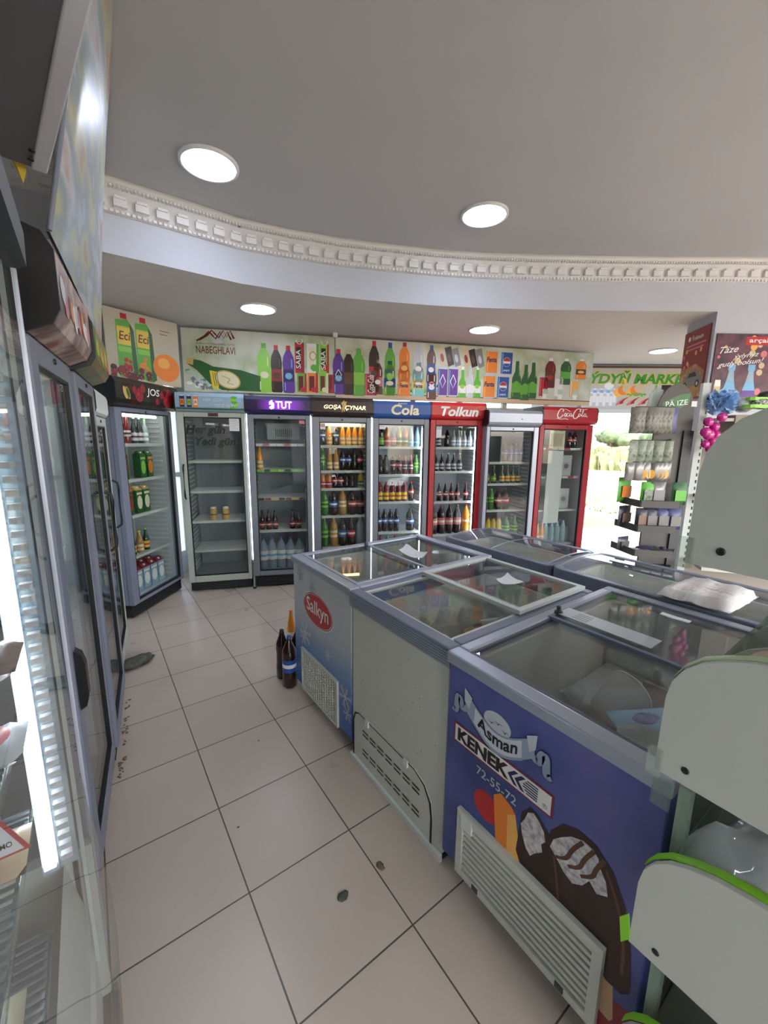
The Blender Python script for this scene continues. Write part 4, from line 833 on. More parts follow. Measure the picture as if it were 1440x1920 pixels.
pl.profile(mb, .07, 1.96, .14, .06, [(0, 1, 'ink_tan'), (.6, 1, 'ink_white'), (1, .8, None)], .0018)
obj('poster_sheet', mb, t); text('lettering', 'arçaly', pl, .41, 2.435, .22, .05, 'ink_white', t, 0, .02)
for s_, a_, b_, w_ in (('Täze', .13, 2.36, .17), ('ýylyňyz', .29, 2.31, .24), ('gutly bolsun!', .25, 2.245, .42)): text('lettering', s_, pl, a_, b_, w_, .055, 'ink_white', t, .5, .006, .003, .12)
mb = MB(); mb.box(0, 0, 0, .05, .03, .05, 'white_plastic'); o = obj('wall_sensor', mb, None, (2.0, 3.38, 2.628), RZ); tag(o, 'small white box under the lower ceiling above the banner', 'sensor')

# ------------------------------------------------------------------ chest freezers
def chest(name, label, x0, y0, x1, y1, z, body, rim='alu', lid='slide', castor=True, zb=.075, rimh=.04, lower=0.):
    t = thing(name, label, 'freezer', (x0, y1, 0), 0)
    L_, W_ = x1-x0, y1-y0          # local x along the length, local y from -W_ to 0
    th = .05; zr = z-rimh
    mb = MB()
    mb.box(0, -W_, zb, th, 0, zr, body); mb.box(L_-th, -W_, zb, L_, 0, zr, 'white_plastic'); mb.box(th, -W_, zb, L_-th, -W_+th, zr, 'white_plastic'); mb.box(th, -th, zb, L_-th, 0, zr, 'white_plastic')
    mb.box(th, -W_+th, zb, L_-th, -th, .30, 'liner')
    bevel(obj('body', mb, t), .004)
    mb = MB()
    mb.box(-.012, -W_-.006, zr, .045, .006, z, rim); mb.box(L_-.045, -W_-.006, zr, L_+.01, .006, z, rim); mb.box(.045, -W_-.006, zr, L_-.045, -W_+.04, z, rim); mb.box(.045, -.04, zr, L_-.045, .006, z, rim)
    r_ = bevel(obj('rim', mb, t), .007, 3)
    if castor:
        for xx in (.07, L_-.07):
            for yy in (-.06, -W_+.06):
                mb = MB(); mb.prism([(.026*math.cos(a)+xx, .026*math.sin(a)+.0265) for a in [k*math.pi/8 for k in range(16)]], 'y', yy-.011, yy+.011, 'black_rubber', True)
                mb.box(xx-.018, yy-.017, .03, xx+.018, yy-.013, zb, 'screw'); mb.box(xx-.018, yy+.013, .03, xx+.018, yy+.017, zb, 'screw'); mb.box(xx-.02, yy-.017, zb-.01, xx+.02, yy+.017, zb, 'screw')
                obj('castor', mb, t)
    return t, L_, W_
def end_plane(): return Plane((0, 0, 0), (0, -1, 0), (0, 0, 1))
def pane(t, x0, y0, x1, y1, z, fr, m='lid_glass', wfr=.018, h=.014, name='sliding_lid'):
    mb = MB(); mb.box(x0, y0, z, x1, y0+wfr, z+h, fr); mb.box(x0, y1-wfr, z, x1, y1, z+h, fr); mb.box(x0, y0+wfr, z, x0+wfr, y1-wfr, z+h, fr); mb.box(x1-wfr, y0+wfr, z, x1, y1-wfr, z+h, fr)
    f = bevel(obj(name, mb, t), .002); mb = MB(); mb.box(x0+wfr*.5, y0+wfr*.5, z+h*.4, x1-wfr*.5, y1-wfr*.5, z+h*.4+.004, m); obj('glass', mb, f); return f
def grille(t, a0, z0, a1, z1, rows, cols=1, m='off_white', name='vent_grille', out=.012, wide_=.02, gap=.44):
    """louvre panel on the end face; a runs from the far corner towards the camera"""
    pl = end_plane(); mb = MB()
    def bx(p0, q0, p1, q1, d0, d1, mm):
        A = [pl.at(p0, q0, d0), pl.at(p1, q1, d1)]; mb.box(A[0].x, A[0].y, A[0].z, A[1].x, A[1].y, A[1].z, mm)
    bx(a0, z0, a1, z1, 0, .002, 'black')
    bx(a0, z0+wide_, a0+wide_, z1-wide_, 0, out, m); bx(a1-wide_, z0+wide_, a1, z1-wide_, 0, out, m); bx(a0, z0, a1, z0+wide_, 0, out, m); bx(a0, z1-wide_, a1, z1, 0, out, m)
    H = (z1-z0-2*wide_)/rows
    for k in range(rows): bx(a0+wide_, z0+wide_+k*H+H*gap, a1-wide_, z0+wide_+(k+1)*H, .001, out*.75, m)
    for k in range(1, cols): x = a0+(a1-a0)*k/cols; bx(x-.002, z0, x+.002, z1, 0, out*.85, m)
    return bevel(obj(name, mb, t), .0015)
def flake(pl, mb, a, b, r, m, d=.0016):
    for k in range(6):
        t_ = k*math.pi/3+.2; co, si = math.cos(t_), math.sin(t_)
        def q(u_, v_): return (a+u_*co-v_*si, b+u_*si+v_*co)
        pl.poly(mb, [q(0, -.006*r/.06), q(r, -.003*r/.06), q(r, .003*r/.06), q(0, .006*r/.06)], m, d+k*.00005)
        for u_ in (.35, .55, .75):
            for sg in (1, -1): pl.poly(mb, [q(u_*r, 0), q((u_+.05)*r, 0), q((u_+.3)*r, sg*.26*r), q((u_+.25)*r, sg*.28*r)], m, d+k*.00005)
# Salkyn freezer
ramp_material('frost_print', [(.0, c(34, 84, 158)), (.30, c(60, 112, 180)), (.47, c(120, 152, 190)), (.58, c(178, 186, 196)), (.8, c(196, 200, 204))], 'Z', .4, .12, 4.)
t, L1, W1 = chest('chest_freezer', 'farthest aisle freezer, frosty blue and white end with red oval sign', .618, .735, 1.585, 1.395, .87, 'frost_print')
FZ1 = t; pe = end_plane(); mb = MB(); a_ = lambda y, y1=1.395: y1-y
pe.disc(mb, a_(1.085), .628, .178, .098, 'ink_white', .0010, 40); pe.disc(mb, a_(1.085), .628, .172, .093, 'ink_oldred', .0016, 40); pe.disc(mb, a_(1.085), .628, .166, .088, 'ink_white', .0021, 40); pe.disc(mb, a_(1.085), .628, .162, .085, 'ink_red', .0026, 40)
obj('oval_sign', mb, t)
for a, b, r_ in [(.15, .44, .075), (.12, .40, .05), (.1, .78, .045), (.25, .74, .04), (.42, .42, .03), (.6, .28, .06), (.62, .2, .04), (.48, .1, .03), (.52, .13, .02)]: mb = MB(); flake(pe, mb, a, b, r_, 'ink_silver' if b < .6 else 'ink_sky', .0012); obj('snowflake_print', mb, t)
text('lettering', 'Salkyn', pe, a_(1.085), .628, .255, .105, 'ink_white', t, 0, .012, .0035)
grille(t, .105, .07, .535, .335, 16, 16, wide_=.014, gap=.5)
pane(t, .045, -W1+.03, L1*.5+.02, -.03, .858, 'alu'); pane(t, L1*.5-.02, -W1+.03, L1-.045, -.03, .845, 'greyblue_dark')
mb = MB(); mb.lathe([(.012, 0), (.012, .012), (.005, .014)], 'greyblue_dark', 12, L1*.5, -.05, .872); obj('lid_lock', mb, t)
# white freezer
t, L2, W2 = chest('chest_freezer', 'middle white aisle freezer with grey ridged rim band and slotted panel', .618, .095, 1.53, .725, .862, 'off_white', 'greyblue', castor=False, zb=.03, rimh=.075)
FZ2 = t; mb = MB()
for k in range(6): mb.box(-.0145, -W2-.008, .795+k*.010, -.010, .008, .799+k*.010, 'alu')
obj('rim_ridges', mb, t)
mb = MB()
for k in range(3): mb.box(-.014-.002*k, -W2-.002, .0+.012*k, .0, .0, .012+.010*k, 'alu_white')
mb.box(0, -W2, .004, L2, 0, .03, 'screw'); obj('base_rail', mb, t)
pe = end_plane(); y1_ = .725; pts = [(.02, .02), (.02, .22), (.035, .262), (.065, .276)]+[(.47, .276), (.53, .25), (.565, .2), (.575, .14), (.575, .02)]
mb = MB(); pe.poly(mb, pts, 'off_white', .006); n_ = len(pts)
mb.add([pe.at(a, b, d) for d in (.0, .006) for a, b in pts], [(i, i+1, n_+i+1, n_+i) for i in range(n_-1)], 'off_white')
pd = obj('service_panel', mb, t)
mb = MB(); pe.stroke(mb, pts, .012, 'black_rubber', .0075, 0); 
for zz in (.105, .205):
    for k in range(7):
        for dz in (0, -.02): a0_ = .1+k*.06; pe.rect(mb, a0_, zz+dz, a0_+.045, zz+dz+.008, 'black', .0078)
obj('slots', mb, pd)
mb = MB()
for a in (.14, .42): A = pe.at(a, .262, .006); mb.box(A.x-.008, A.y-.012, .255, A.x, A.y+.012, .285, 'white_plastic')
obj('panel_clip', mb, pd)
mb = MB()
for k in range(26): pe.disc(mb, random.uniform(.02, .6), random.uniform(.3, .76), random.uniform(.001, .006), random.uniform(.001, .003), 'ink_grey', .0006, 6, random.uniform(0, 3))
obj('scuff_mark', mb, t)['kind'] = 'stuff'
pane(t, .03, -W2+.03, L2*.5+.03, -.03, .846, 'alu_white', wfr=.02); pane(t, .40, -W2+.02, L2-.02, -.02, .866, 'alu_white', wfr=.026, h=.018)
# blue Asman freezer
blotch_material('night_sky', [c(54, 68, 124), c(68, 82, 144), c(90, 96, 158), c(112, 102, 156)], 2.6, .4)
t, L3, W3 = chest('chest_freezer', 'nearest blue-violet aisle freezer with ribbon sign and ice cream print', .605, -.56, 1.66, .083, .862, 'night_sky', 'alu')
FZ3 = t; pe = end_plane(); y3 = .083; A = lambda y: y3-y
mb = MB()
# ribbon: bowed banner with curled ends
top = [(A(-.035)+i*.0215, .70+.0*i) for i in range(9)]
def bow(u_): return .702-.04*math.sin(u_*math.pi)
rib_t = [(A(-.032)+.18*u_, bow(u_)+.026) for u_ in [k/10 for k in range(11)]]; rib_b = [(A(-.032)+.18*u_, bow(u_)-.045) for u_ in [k/10 for k in range(11)]]
pe.poly(mb, [(x-.004, y-.004) for x, y in rib_b]+[(x+.003, y) for x, y in rib_t][::-1], 'ink_navy', .0012); P('ribbon_grey', 148, 164, 184, .4); P('ribbon_light', 206, 214, 224, .4); pe.poly(mb, rib_b+rib_t[::-1], 'ribbon_grey', .0018); pe.poly(mb, [(x, y+.01) for x, y in rib_b]+[(x, y-.006) for x, y in rib_t][::-1], 'ribbon_light', .0021)
pe.disc(mb, A(-.12), .715, .05, .035, 'ink_silver', .0010)
for sgn, ax in ((-1, A(-.032)), (1, A(-.212))):
    pe.poly(mb, [(ax, .66), (ax+sgn*.035, .69), (ax+sgn*.04, .755), (ax-sgn*.005, .725)], 'ribbon_grey', .0026); pe.poly(mb, [(ax+sgn*.02, .7), (ax+sgn*.04, .72), (ax+sgn*.042, .765), (ax+sgn*.01, .745)], 'ink_silver', .003)
    for dd, mm in ((0, 'ink_navy'), (.0006, 'ribbon_grey')): pe.stroke(mb, [(ax+sgn*.03, .70), (ax+sgn*.05, .68), (ax+sgn*.058, .72), (ax+sgn*.072, .725), (ax+sgn*.075, .66), (ax+sgn*.09, .67)], .03 if dd == 0 else .024, mm, .0022+dd)
for a, b in ((A(-.10), .708), (A(-.125), .717), (A(-.15), .703)): pe.stroke(mb, [(a-.012, b+.004), (a-.004, b+.004), (a, b-.003), (a+.004, b+.006), (a+.014, b+.004)], .003, 'ink_navy', .003, 1)
obj('ribbon_print', mb, t); mb = MB()
# KENEK plate
k0, k1 = A(.043), A(-.309)
pe.rect(mb, k0-.006, .552, k1+.006, .623, 'ink_oldred', .0012); pe.rect(mb, k0, .558, k1, .617, 'ink_white', .0018)
for k in range(2): x = k0+.212+k*.024; pe.poly(mb, [(x+.022, .61), (x+.036, .61), (x+.014, .5875), (x+.036, .565), (x+.022, .565), (x, .5875)], 'ink_navy', .0024)
for k in range(6): x = k0+.262+abs(k-2.5)*.006; pe.rect(mb, x, .567+k*.0078, k0+.312, .571+k*.0078, 'ink_navy', .0024)
obj('name_plate_print', mb, t); mb = MB()
# ice creams
def arcp(cx, cz, rx, rz, a0, a1, n): return [(cx+rx*math.cos(math.radians(a0+(a1-a0)*i/n)), cz+rz*math.sin(math.radians(a0+(a1-a0)*i/n))) for i in range(n+1)]
pe.disc(mb, A(-.10), .41, .05, .05, 'ink_red', .0006)
pe.poly(mb, [(A(-.145), .30), (A(-.125), .475), (A(-.15), .50), (A(-.19), .485), (A(-.205), .47), (A(-.235), .33), (A(-.24), .25)], 'ink_orange', .0007); pe.poly(mb, [(A(-.185), .30), (A(-.178), .45), (A(-.205), .47), (A(-.235), .33)], 'ink_ltorange', .0010)
for k in range(7): pe.disc(mb, A(-.56)+.005*k-.02, .19-.012*k, .12-.01*k, .12-.012*k, ['ink_sky', 'ink_pink', 'ink_oldred', 'ink_red', 'ink_oldred', 'ink_red', 'ink_dkred'][k], .0003+.00005*k) if 0 else None
pe.poly(mb, [(A(-.47), .08), (A(-.555), .08), (A(-.555), .22), (A(-.5), .2)], 'ink_oldred', .0006)
pe.poly(mb, [(A(-.215), .36), (A(-.225), .50), (A(-.25), .535), (A(-.275), .53), (A(-.31), .5), (A(-.325), .475), (A(-.36), .2), (A(-.3), .2)], 'ink_choc', .0012)
pe.poly(mb, [(A(-.30), .44), (A(-.315), .52), (A(-.345), .565), (A(-.385), .585), (A(-.43), .58), (A(-.475), .545), (A(-.51), .48), (A(-.532), .38), (A(-.54), .3), (A(-.54), .265), (A(-.525), .245), (A(-.49), .24), (A(-.475), .25), (A(-.33), .12)], 'ink_choc', .0015)
pe.stroke(mb, [(A(-.46), .535), (A(-.495), .47), (A(-.517), .38), (A(-.52), .3)], .008, 'ink_brown', .0019); pe.stroke(mb, [(A(-.33), .45), (A(-.35), .36), (A(-.36), .27)], .007, 'ink_brown', .0019)
blotch_material('ice_white', [c(150, 146, 150), c(196, 192, 194), c(226, 222, 220)], 70, .5)
jag = [(.232, .43), (.225, .46), (.236, .485), (.245, .515), (.262, .527), (.28, .515), (.297, .495), (.303, .47), (.292, .452), (.297, .43), (.275, .405), (.262, .385), (.248, .395)]
pe.poly(mb, [(A(-a), b) for a, b in jag], 'ice_white', .0022)
jag2 = [(.317, .47), (.325, .50), (.345, .525), (.37, .55), (.40, .565), (.425, .563), (.44, .55), (.445, .53), (.462, .505), (.47, .47), (.445, .452), (.425, .47), (.41, .44), (.385, .42), (.36, .43), (.345, .445)]
pe.poly(mb, [(A(-a), b) for a, b in jag2], 'ice_white', .0022)
for q in (0, .035, .068): pe.stroke(mb, [(A(-.335-q), .455+q*.1), (A(-.365-q), .475+q*.2), (A(-.375-q*.9), .515), (A(-.4-q*.8), .56)], .011, 'ink_brown', .0028)
pe.poly(mb, [(A(-.478), .25), (A(-.475), .15), (A(-.485), .135), (A(-.508), .135), (A(-.515), .15), (A(-.505), .25)], 'ink_stick', .0010)
obj('ice_cream_print', mb, t)
text('lettering', 'Asman', pe, A(-.122), .688, .148, .042, 'ink_black', t, 0, .022, .0032, 0, None, -.024)
text('lettering', 'KENEK', pe, k0+.115, .5875, .205, .046, 'ink_black', t, 0, .045, .003); text('lettering', '72-55-72', pe, A(-.13), .515, .15, .03, 'ink_silver', t, 0, .004, .003); text('lettering', '®', pe, k0+.335, .575, .014, .014, 'ink_grey', t, 0, 0, .003)
grille(t, .078, .075, .565, .33, 9, 1, 'off_white', wide_=.026, out=.016)
mb = MB(); pe2 = pe
for z_, a in ((.295, .12),): Aq = pe.at(a, z_, .012); mb.box(Aq.x-.006, Aq.y-.022, z_-.025, Aq.x+.004, Aq.y+.022, z_+.025, 'white_plastic'); mb.lathe([(.008, 0), (.008, .01)], 'black', 10, 0, 0) if 0 else None
obj('grille_lock', mb, t)
for a in (.17, .47): mb = MB(); Aq = pe.at(a, .09, .016); mb.box(Aq.x-.003, Aq.y-.012, .082, Aq.x+.004, Aq.y+.012, .1, 'dark_grey'); obj('grille_clip', mb, t)
lf = pane(t, .045, -W3+.03, L3*.52, -.03, .842, 'greyblue_dark'); pane(t, L3*.5-.02, -W3+.03, L3-.045, -.03, .852, 'greyblue')
mb = MB(); mb.lathe([(.016, 0), (.016, .01), (.009, .012), (.009, .03), (.005, .032)], 'dark_grey', 12, L3*.52+.01, -.045, .866); obj('lid_lock', mb, t)
mb = MB(); mb.box(.545, -.385, .869, .635, -.045, .872, 'ink_silver')
pz = Plane((0, 0, .872), (0, -1, 0), (1, 0, 0)); 
for k in range(4): mb.box(.56+k*.016, -.16, .8721, .565+k*.016, -.1, .8724, 'ink_grey')
obj('rating_plate', mb, t)
mb = MB(); mb.box(-.02, -W3-.004, .80, -.012, -W3+.03, .868, 'clear_plastic'); obj('corner_clip', mb, t)
# far row: curved-rim freezers
def far_chest(label, x0, y0, x1, y1, z):
    t = thing('chest_freezer', label, 'freezer', (x0, y1, 0), 0); L_, W_ = x1-x0, y1-y0
    def rr(m_, r):
        out = []
        for cx, cy, a0 in ((L_-m_-r, -m_-r, 0), (m_+r, -m_-r, 90), (m_+r, -W_+m_+r, 180), (L_-m_-r, -W_+m_+r, 270)):
            out += [(cx+r*math.cos(math.radians(a0+q)), cy+r*math.sin(math.radians(a0+q))) for q in (0, 30, 60, 90)]
        return out
    mb = MB(); mb.box(.01, -W_+.01, .06, L_-.01, -.01, .30, 'white_plastic'); o_ = rr(.006, .06); i_ = rr(.05, .04); n = len(o_)
    mb.add([(x, y, z_) for z_ in (.3, z-.06) for x, y in o_]+[(x, y, z_) for z_ in (.3, z-.06) for x, y in i_], [(k, (k+1) % n, n+(k+1) % n, n+k) for k in range(n)]+[(2*n+(k+1) % n, 2*n+k, 3*n+k, 3*n+(k+1) % n) for k in range(n)]+[(n+k, n+(k+1) % n, 3*n+(k+1) % n, 3*n+k) for k in range(n)], 'white_plastic')
    obj('body', mb, t)
    o_ = rr(-.006, .065); i_ = rr(.03, .05); mb = MB()
    mb.add([(x, y, z_) for z_ in (z-.16, z) for x, y in o_]+[(x, y, z_) for z_ in (z-.16, z) for x, y in i_], [(k, (k+1) % n, n+(k+1) % n, n+k) for k in range(n)]+[(2*n+(k+1) % n, 2*n+k, 3*n+k, 3*n+(k+1) % n) for k in range(n)]+[(n+k, n+(k+1) % n, 3*n+(k+1) % n, 3*n+k) for k in range(n)]+[(k, 2*n+k, 2*n+(k+1) % n, (k+1) % n) for k in range(n)], 'greyblue')
    bevel(obj('rim', mb, t), .006)
    mb = MB(); xs = [.03+(L_-.06)*k/8 for k in range(9)]
    vs = [(x, y, z-.004+.018*math.sin(math.pi*k/8)) for y in (-W_+.03, -.03) for k, x in enumerate(xs)]; mb.add(vs, [(k, k+1, 10+k, 9+k) for k in range(8)], 'lid_glass', True); obj('curved_glass', mb, t)
    mb = MB()
    for yy in (-W_+.02, -W_*.5, -.03): mb.add([(x, yy+dy, z-.001+.018*math.sin(math.pi*k/8)) for dy in (0, .014) for k, x in enumerate(xs)], [(k, k+1, 10+k, 9+k) for k in range(8)], 'alu', True)
    obj('glass_trim', mb, t)
    for xx in (.08, L_-.08):
        for yy in (-.08, -W_+.08): mb = MB(); mb.lathe([(.025, 0), (.025, .06)], 'black_rubber', 10, xx, yy); obj('foot', mb, t)
    return t
far_chest('far curved-glass freezer nearest the red fridges', 1.69, .415, 2.2, 1.245, .872)
far_chest('curved-glass freezer with the folded white sack on it', 1.69, -.75, 2.21, .405, .872)
#PART4
# ------------------------------------------------------------------ things in and on the freezers
def sheet(name, pts, z, m, label, cat, curl=.02, th=.0008):
    """a loose rectangular sheet with lifted corners: pts = 4 corners"""
    mb = MB(); n = 6; A_, B_, C_, D_ = [Vector((x, y, 0)) for x, y in pts]; vs = []
    for dz in (0, th):
        for i in range(n+1):
            for j in range(n+1):
                u_, v_ = i/n, j/n; p = A_*(1-u_)*(1-v_)+B_*u_*(1-v_)+C_*u_*v_+D_*(1-u_)*v_
                vs.append((p.x, p.y, z+dz+curl*((2*u_-1)**2*(2*v_-1)**2)*(1 if u_+v_ > 1 else .4)))
    k = (n+1)**2; q = lambda i, j: i*(n+1)+j
    mb.add(vs, [(q(i, j), q(i+1, j), q(i+1, j+1), q(i, j+1)) for i in range(n) for j in range(n)]+[(k+q(i, j), k+q(i, j+1), k+q(i+1, j+1), k+q(i+1, j)) for i in range(n) for j in range(n)], m, True)
    return tag(obj(name, mb), label, cat)
sheet('paper_sheet', [(1.174, 1.10), (1.143, .90), (1.25, .92), (1.30, 1.18)], .8745, 'paper', 'curled white paper on the farthest aisle freezer lid', 'paper', .025)
sheet('paper_sheet', [(1.20, .335), (1.30, .30), (1.335, .42), (1.225, .40)], .886, 'paper', 'small white paper on the middle white freezer lid', 'paper', .012)
sheet('price_tag', [(1.49, -.30), (1.52, -.30), (1.52, -.20), (1.49, -.20)], .868, 'paper', 'small white tag on the back lid of the nearest freezer', 'tag', .002)
# folded sack
blotch_material('sack_mat', [c(224, 220, 216), c(216, 210, 206), c(230, 228, 226), c(210, 200, 196)], 9, .55, (1, 3, 1))
mb = MB(); n = 14; vs = []
for dz, s_ in ((0, 1), (1, 1)):
    for i in range(n+1):
        for j in range(n+1):
            u_, v_ = i/n, j/n; ed = min(u_, 1-u_, v_, 1-v_); x = 1.675+.33*u_+.02*(v_-.5); y = -.12-.25*v_-.02*u_
            hh = .036*min(1, ed*12)**.5+.0035*math.sin(v_*16+u_*3)+.002*math.sin(u_*21+v_*4)
            vs.append((x+random.uniform(-.002, .002), y+random.uniform(-.002, .002), .886+(hh if dz else 0)))
k = (n+1)**2; q = lambda i, j: i*(n+1)+j
mb.add(vs, [(q(i, j), q(i, j+1), q(i+1, j+1), q(i+1, j)) for i in range(n) for j in range(n)]+[(k+q(i, j), k+q(i+1, j), k+q(i+1, j+1), k+q(i, j+1)) for i in range(n) for j in range(n)], 'sack_mat', True)
t = obj('folded_sack', mb); tag(t, 'folded white plastic sack with faded red print on far freezer', 'sack')
mb = MB(); pz = Plane((0, 0, .945), (0, -1, 0), (1, 0, 0))
for k in range(16): y_ = random.uniform(.16, .32); pz.stroke(mb, [(y_, 1.71+k*.017), (y_+.02, 1.715+k*.017), (y_+.05, 1.71+k*.017)], .005, 'ink_oldred', random.uniform(0, .001), 1)
mb.v = [(x, y, .886+.0385+.0035*math.sin((-.12-y)/.25*16+(x-1.675)/.33*3)+.002*math.sin((x-1.675)/.33*21+(-.12-y)/.25*4)) for x, y, z in mb.v]
obj('faded_print', mb, t)
# nearest freezer contents (floor of the well at z .30)
def cup(name, x, y, z, r0, r1, h, m, label, lid=None, tilt=(0, 0, 0), cat='cup', lidm='clear_plastic'):
    t = thing(name, label, cat, (x, y, z)); t.rotation_euler = tilt
    mb = MB(); mb.lathe([(r0*.05, 0), (r0, 0), (r1, h), (r1+.004, h+.002), (r1+.003, h-.004), (r1-.002, h), (r0-.003, .006), (r0*.05, .005)], m, 24); obj('cup_body', mb, t)
    if lid: mb = MB(); mb.lathe([(r1+.005, h-.004), (r1+.005, h+.004), (r1-.008, h+.005), (.002, h+.004)], lidm, 24); obj('lid', mb, t)
    return t
def pack(name, x, y, z, w_, d_, h_, m, label, rz=0., tilt=0., cat='packet', m2=None):
    t = thing(name, label, cat, (x, y, z)); t.rotation_euler = (tilt, 0, rz); mb = MB(); n = 6; vs = []
    for sgn in (1, -1):
        for i in range(n+1):
            for j in range(n+1):
                u_, v_ = i/n*2-1, j/n*2-1; e = (1-u_**4)*(1-v_**4); vs.append((u_*w_/2, v_*d_/2, h_/2+sgn*e*h_/2*random.uniform(.8, 1.0)))
    k = (n+1)**2; q = lambda i, j: i*(n+1)+j
    mb.add(vs, [(q(i, j), q(i+1, j), q(i+1, j+1), q(i, j+1)) for i in range(n) for j in range(n)]+[(k+q(i, j), k+q(i, j+1), k+q(i+1, j+1), k+q(i+1, j)) for i in range(n) for j in range(n)], m, True)
    obj('wrapper', mb, t)
    if m2: 
        mb = MB(); mb.blob(0, 0, h_*.72, w_*.28, d_*.3, h_*.36, m2, 12, 7); obj('printed_patch', mb, t)
    return t
cup('ice_cream_bucket', 1.17, -.17, .55, .055, .08, .15, 'ink_white', 'white plastic bucket lying tilted in the nearest freezer', tilt=(0, math.radians(72), math.radians(-12)), cat='bucket')
t = thing('dessert_cup', 'clear domed dessert cup beside the white bucket, nearest freezer', 'cup', (1.15, -.06, .53)); mb = MB()
mb.lathe([(.03, 0), (.042, .045), (.045, .05), (.04, .07), (.025, .088), (.002, .092)], 'clear_plastic', 20); obj('cup_body', mb, t); mb = MB(); mb.blob(0, 0, .04, .03, .03, .03, 'ink_silver', 12, 8, .1); obj('filling', mb, t)
cup('ice_cream_tub', 1.03, -.36, .56, .055, .072, .06, 'frosted', 'round clear tub in the near right corner of the nearest freezer', lid=True, cat='tub')
pack('snack_packet', 1.19, -.30, .57, .24, .1, .03, 'ink_ltblue', 'shiny blue ice cream packet in the nearest freezer', math.radians(-30), .2, m2='ink_blue')
pack('snack_packet', 1.50, -.25, .48, .2, .16, .05, 'ink_brown', 'dark brown wrapped block behind the white bucket', .3, .1)
mb = MB(); mb.box(.66, -.50, .30, 1.2, .02, .37, 'ink_tan'); mb.box(.66, -.50, .37, 1.2, .02, .372, 'dark_grey'); t = obj('freezer_tray', mb); tag(t, 'flat dark-topped carton on the bottom of the nearest freezer', 'box')
t = thing('frying_lid', 'dark round tray leaning near the front wall of nearest freezer', 'tray', (.88, -.18, .55)); t.rotation_euler = (.15, -.2, 0); mb = MB(); mb.lathe([(.002, 0), (.11, 0), (.125, .012), (.12, .014), (.105, .005), (.002, .004)], 'dark_grey', 30); obj('tray_body', mb, t)
mb = MB(); mb.lathe([(.04, 0), (.1, .0), (.105, .16), (.09, .17), (.002, .17)], 'black', 24, .87, -.18, .373); tag(obj('black_tub', mb), 'black tub under the dark round tray in nearest freezer', 'tub')
for i, (x, y, m_) in enumerate([(1.02, -.08, 'ink_green'), (1.08, -.18, 'ink_cream'), (1.16, -.05, 'ink_oldred'), (1.0, -.3, 'ink_green'), (1.15, -.35, 'ink_tan')]):
    pack('snack_packet', x, y, .3735, .16, .09, .03, m_, ['green ice cream wrapper near the domed cup', 'cream-coloured ice cream wrapper on the dark carton', 'dark red ice cream wrapper below the domed cup', 'green ice cream wrapper near the front right of nearest freezer', 'tan ice cream wrapper under the clear tub'][i], random.uniform(0, 3), 0, m2='ink_white' if i % 2 else None)
sheet('paper_liner', [(1.2, .02), (1.6, .02), (1.6, -.49), (1.25, -.49)], .41, 'ink_silver', 'pale sheet lining the back half of the nearest freezer', 'sheet', .02, .1)
# middle freezer
cup('paper_cup', .93, .60, .60, .034, .046, .085, 'ink_cream', 'paper ice cream cup with a clear lid in the middle freezer', lid=True, tilt=(.2, -.15, 0))
cup('paper_cup', 1.30, .46, .55, .034, .046, .085, 'ink_white', 'white ice cream cup on the pile in the middle freezer', lid=True, tilt=(-.4, .1, 0))
fr = [('ink_tan', 'ink_oldred'), ('ink_cream', 'ink_green'), ('ink_ltblue', 'ink_white'), ('ink_brown', 'ink_gold'), ('ink_purple', 'ink_white'), ('ink_dkgreen', 'ink_cream'), ('ink_silver', 'ink_blue'), ('ink_gold', 'ink_brown')]
nmw = ['tan', 'cream', 'pale blue', 'brown', 'purple', 'dark green', 'silver', 'golden']
def pile(xa, xb, ya, yb, zb_, n, where, gname, levels=2):
    cnt = [0]*8
    for i in range(n):
        k = i % 8; cnt[k] += 1; c_ = i % (n//levels); cols = max(1, int(math.sqrt(n/levels)+.5)); x = xa+(xb-xa)*((c_ % cols)+.5)/cols; y = ya+(yb-ya)*((c_//cols)+.5)/math.ceil((n/levels)/cols); lv = i//(n//levels)
        pack('ice_cream_packet', x+random.uniform(-.02, .02), y+random.uniform(-.02, .02), zb_+lv*.075, .17, .10, .05, fr[k][0], f'{ORD[cnt[k]-1]+" " if n > 8 else ""}{nmw[k]} ice cream packet in the pile, {where}', random.uniform(-.5, 3), random.uniform(-.05, .05) if lv else 0, m2=fr[k][1]).__setitem__('group', gname)
mb = MB(); mb.box(.70, .16, .301, 1.46, .66, .43, 'ink_tan'); tag(obj('packing_box', mb), 'brown cardboard box filling the bottom of the middle freezer', 'box')
pile(.72, 1.44, .17, .65, .432, 24, 'middle freezer', 'ice cream packets in the middle freezer')
mb = MB(); mb.box(.70, .80, .301, 1.5, 1.34, .40, 'dark_grey'); tag(obj('packing_box', mb), 'dark carton filling the bottom of the farthest freezer', 'box')
pile(.72, 1.48, .80, 1.33, .402, 16, 'farthest freezer', 'ice cream packets in the farthest freezer')
cup('paper_cup', 1.15, 1.12, .56, .034, .046, .085, 'ink_pink', 'pink ice cream cup in the farthest freezer', lid=True)
cup('paper_cup', 1.32, .98, .56, .034, .046, .085, 'ink_white', 'white ice cream cup in the farthest freezer, beside the paper', lid=True)
mb = MB(); mb.box(1.76, .48, .301, 2.13, 1.18, .58, 'ink_tan'); tag(obj('packing_box', mb), 'tan carton inside the far curved-glass freezer', 'box')
pile(1.80, 2.1, .5, 1.15, .582, 12, 'far curved-glass freezer', 'packets in the far curved-glass freezer')
mb = MB(); mb.box(1.76, -.68, .301, 2.14, .34, .55, 'dark_grey'); tag(obj('packing_box', mb), 'dark carton inside the freezer under the white sack', 'box')
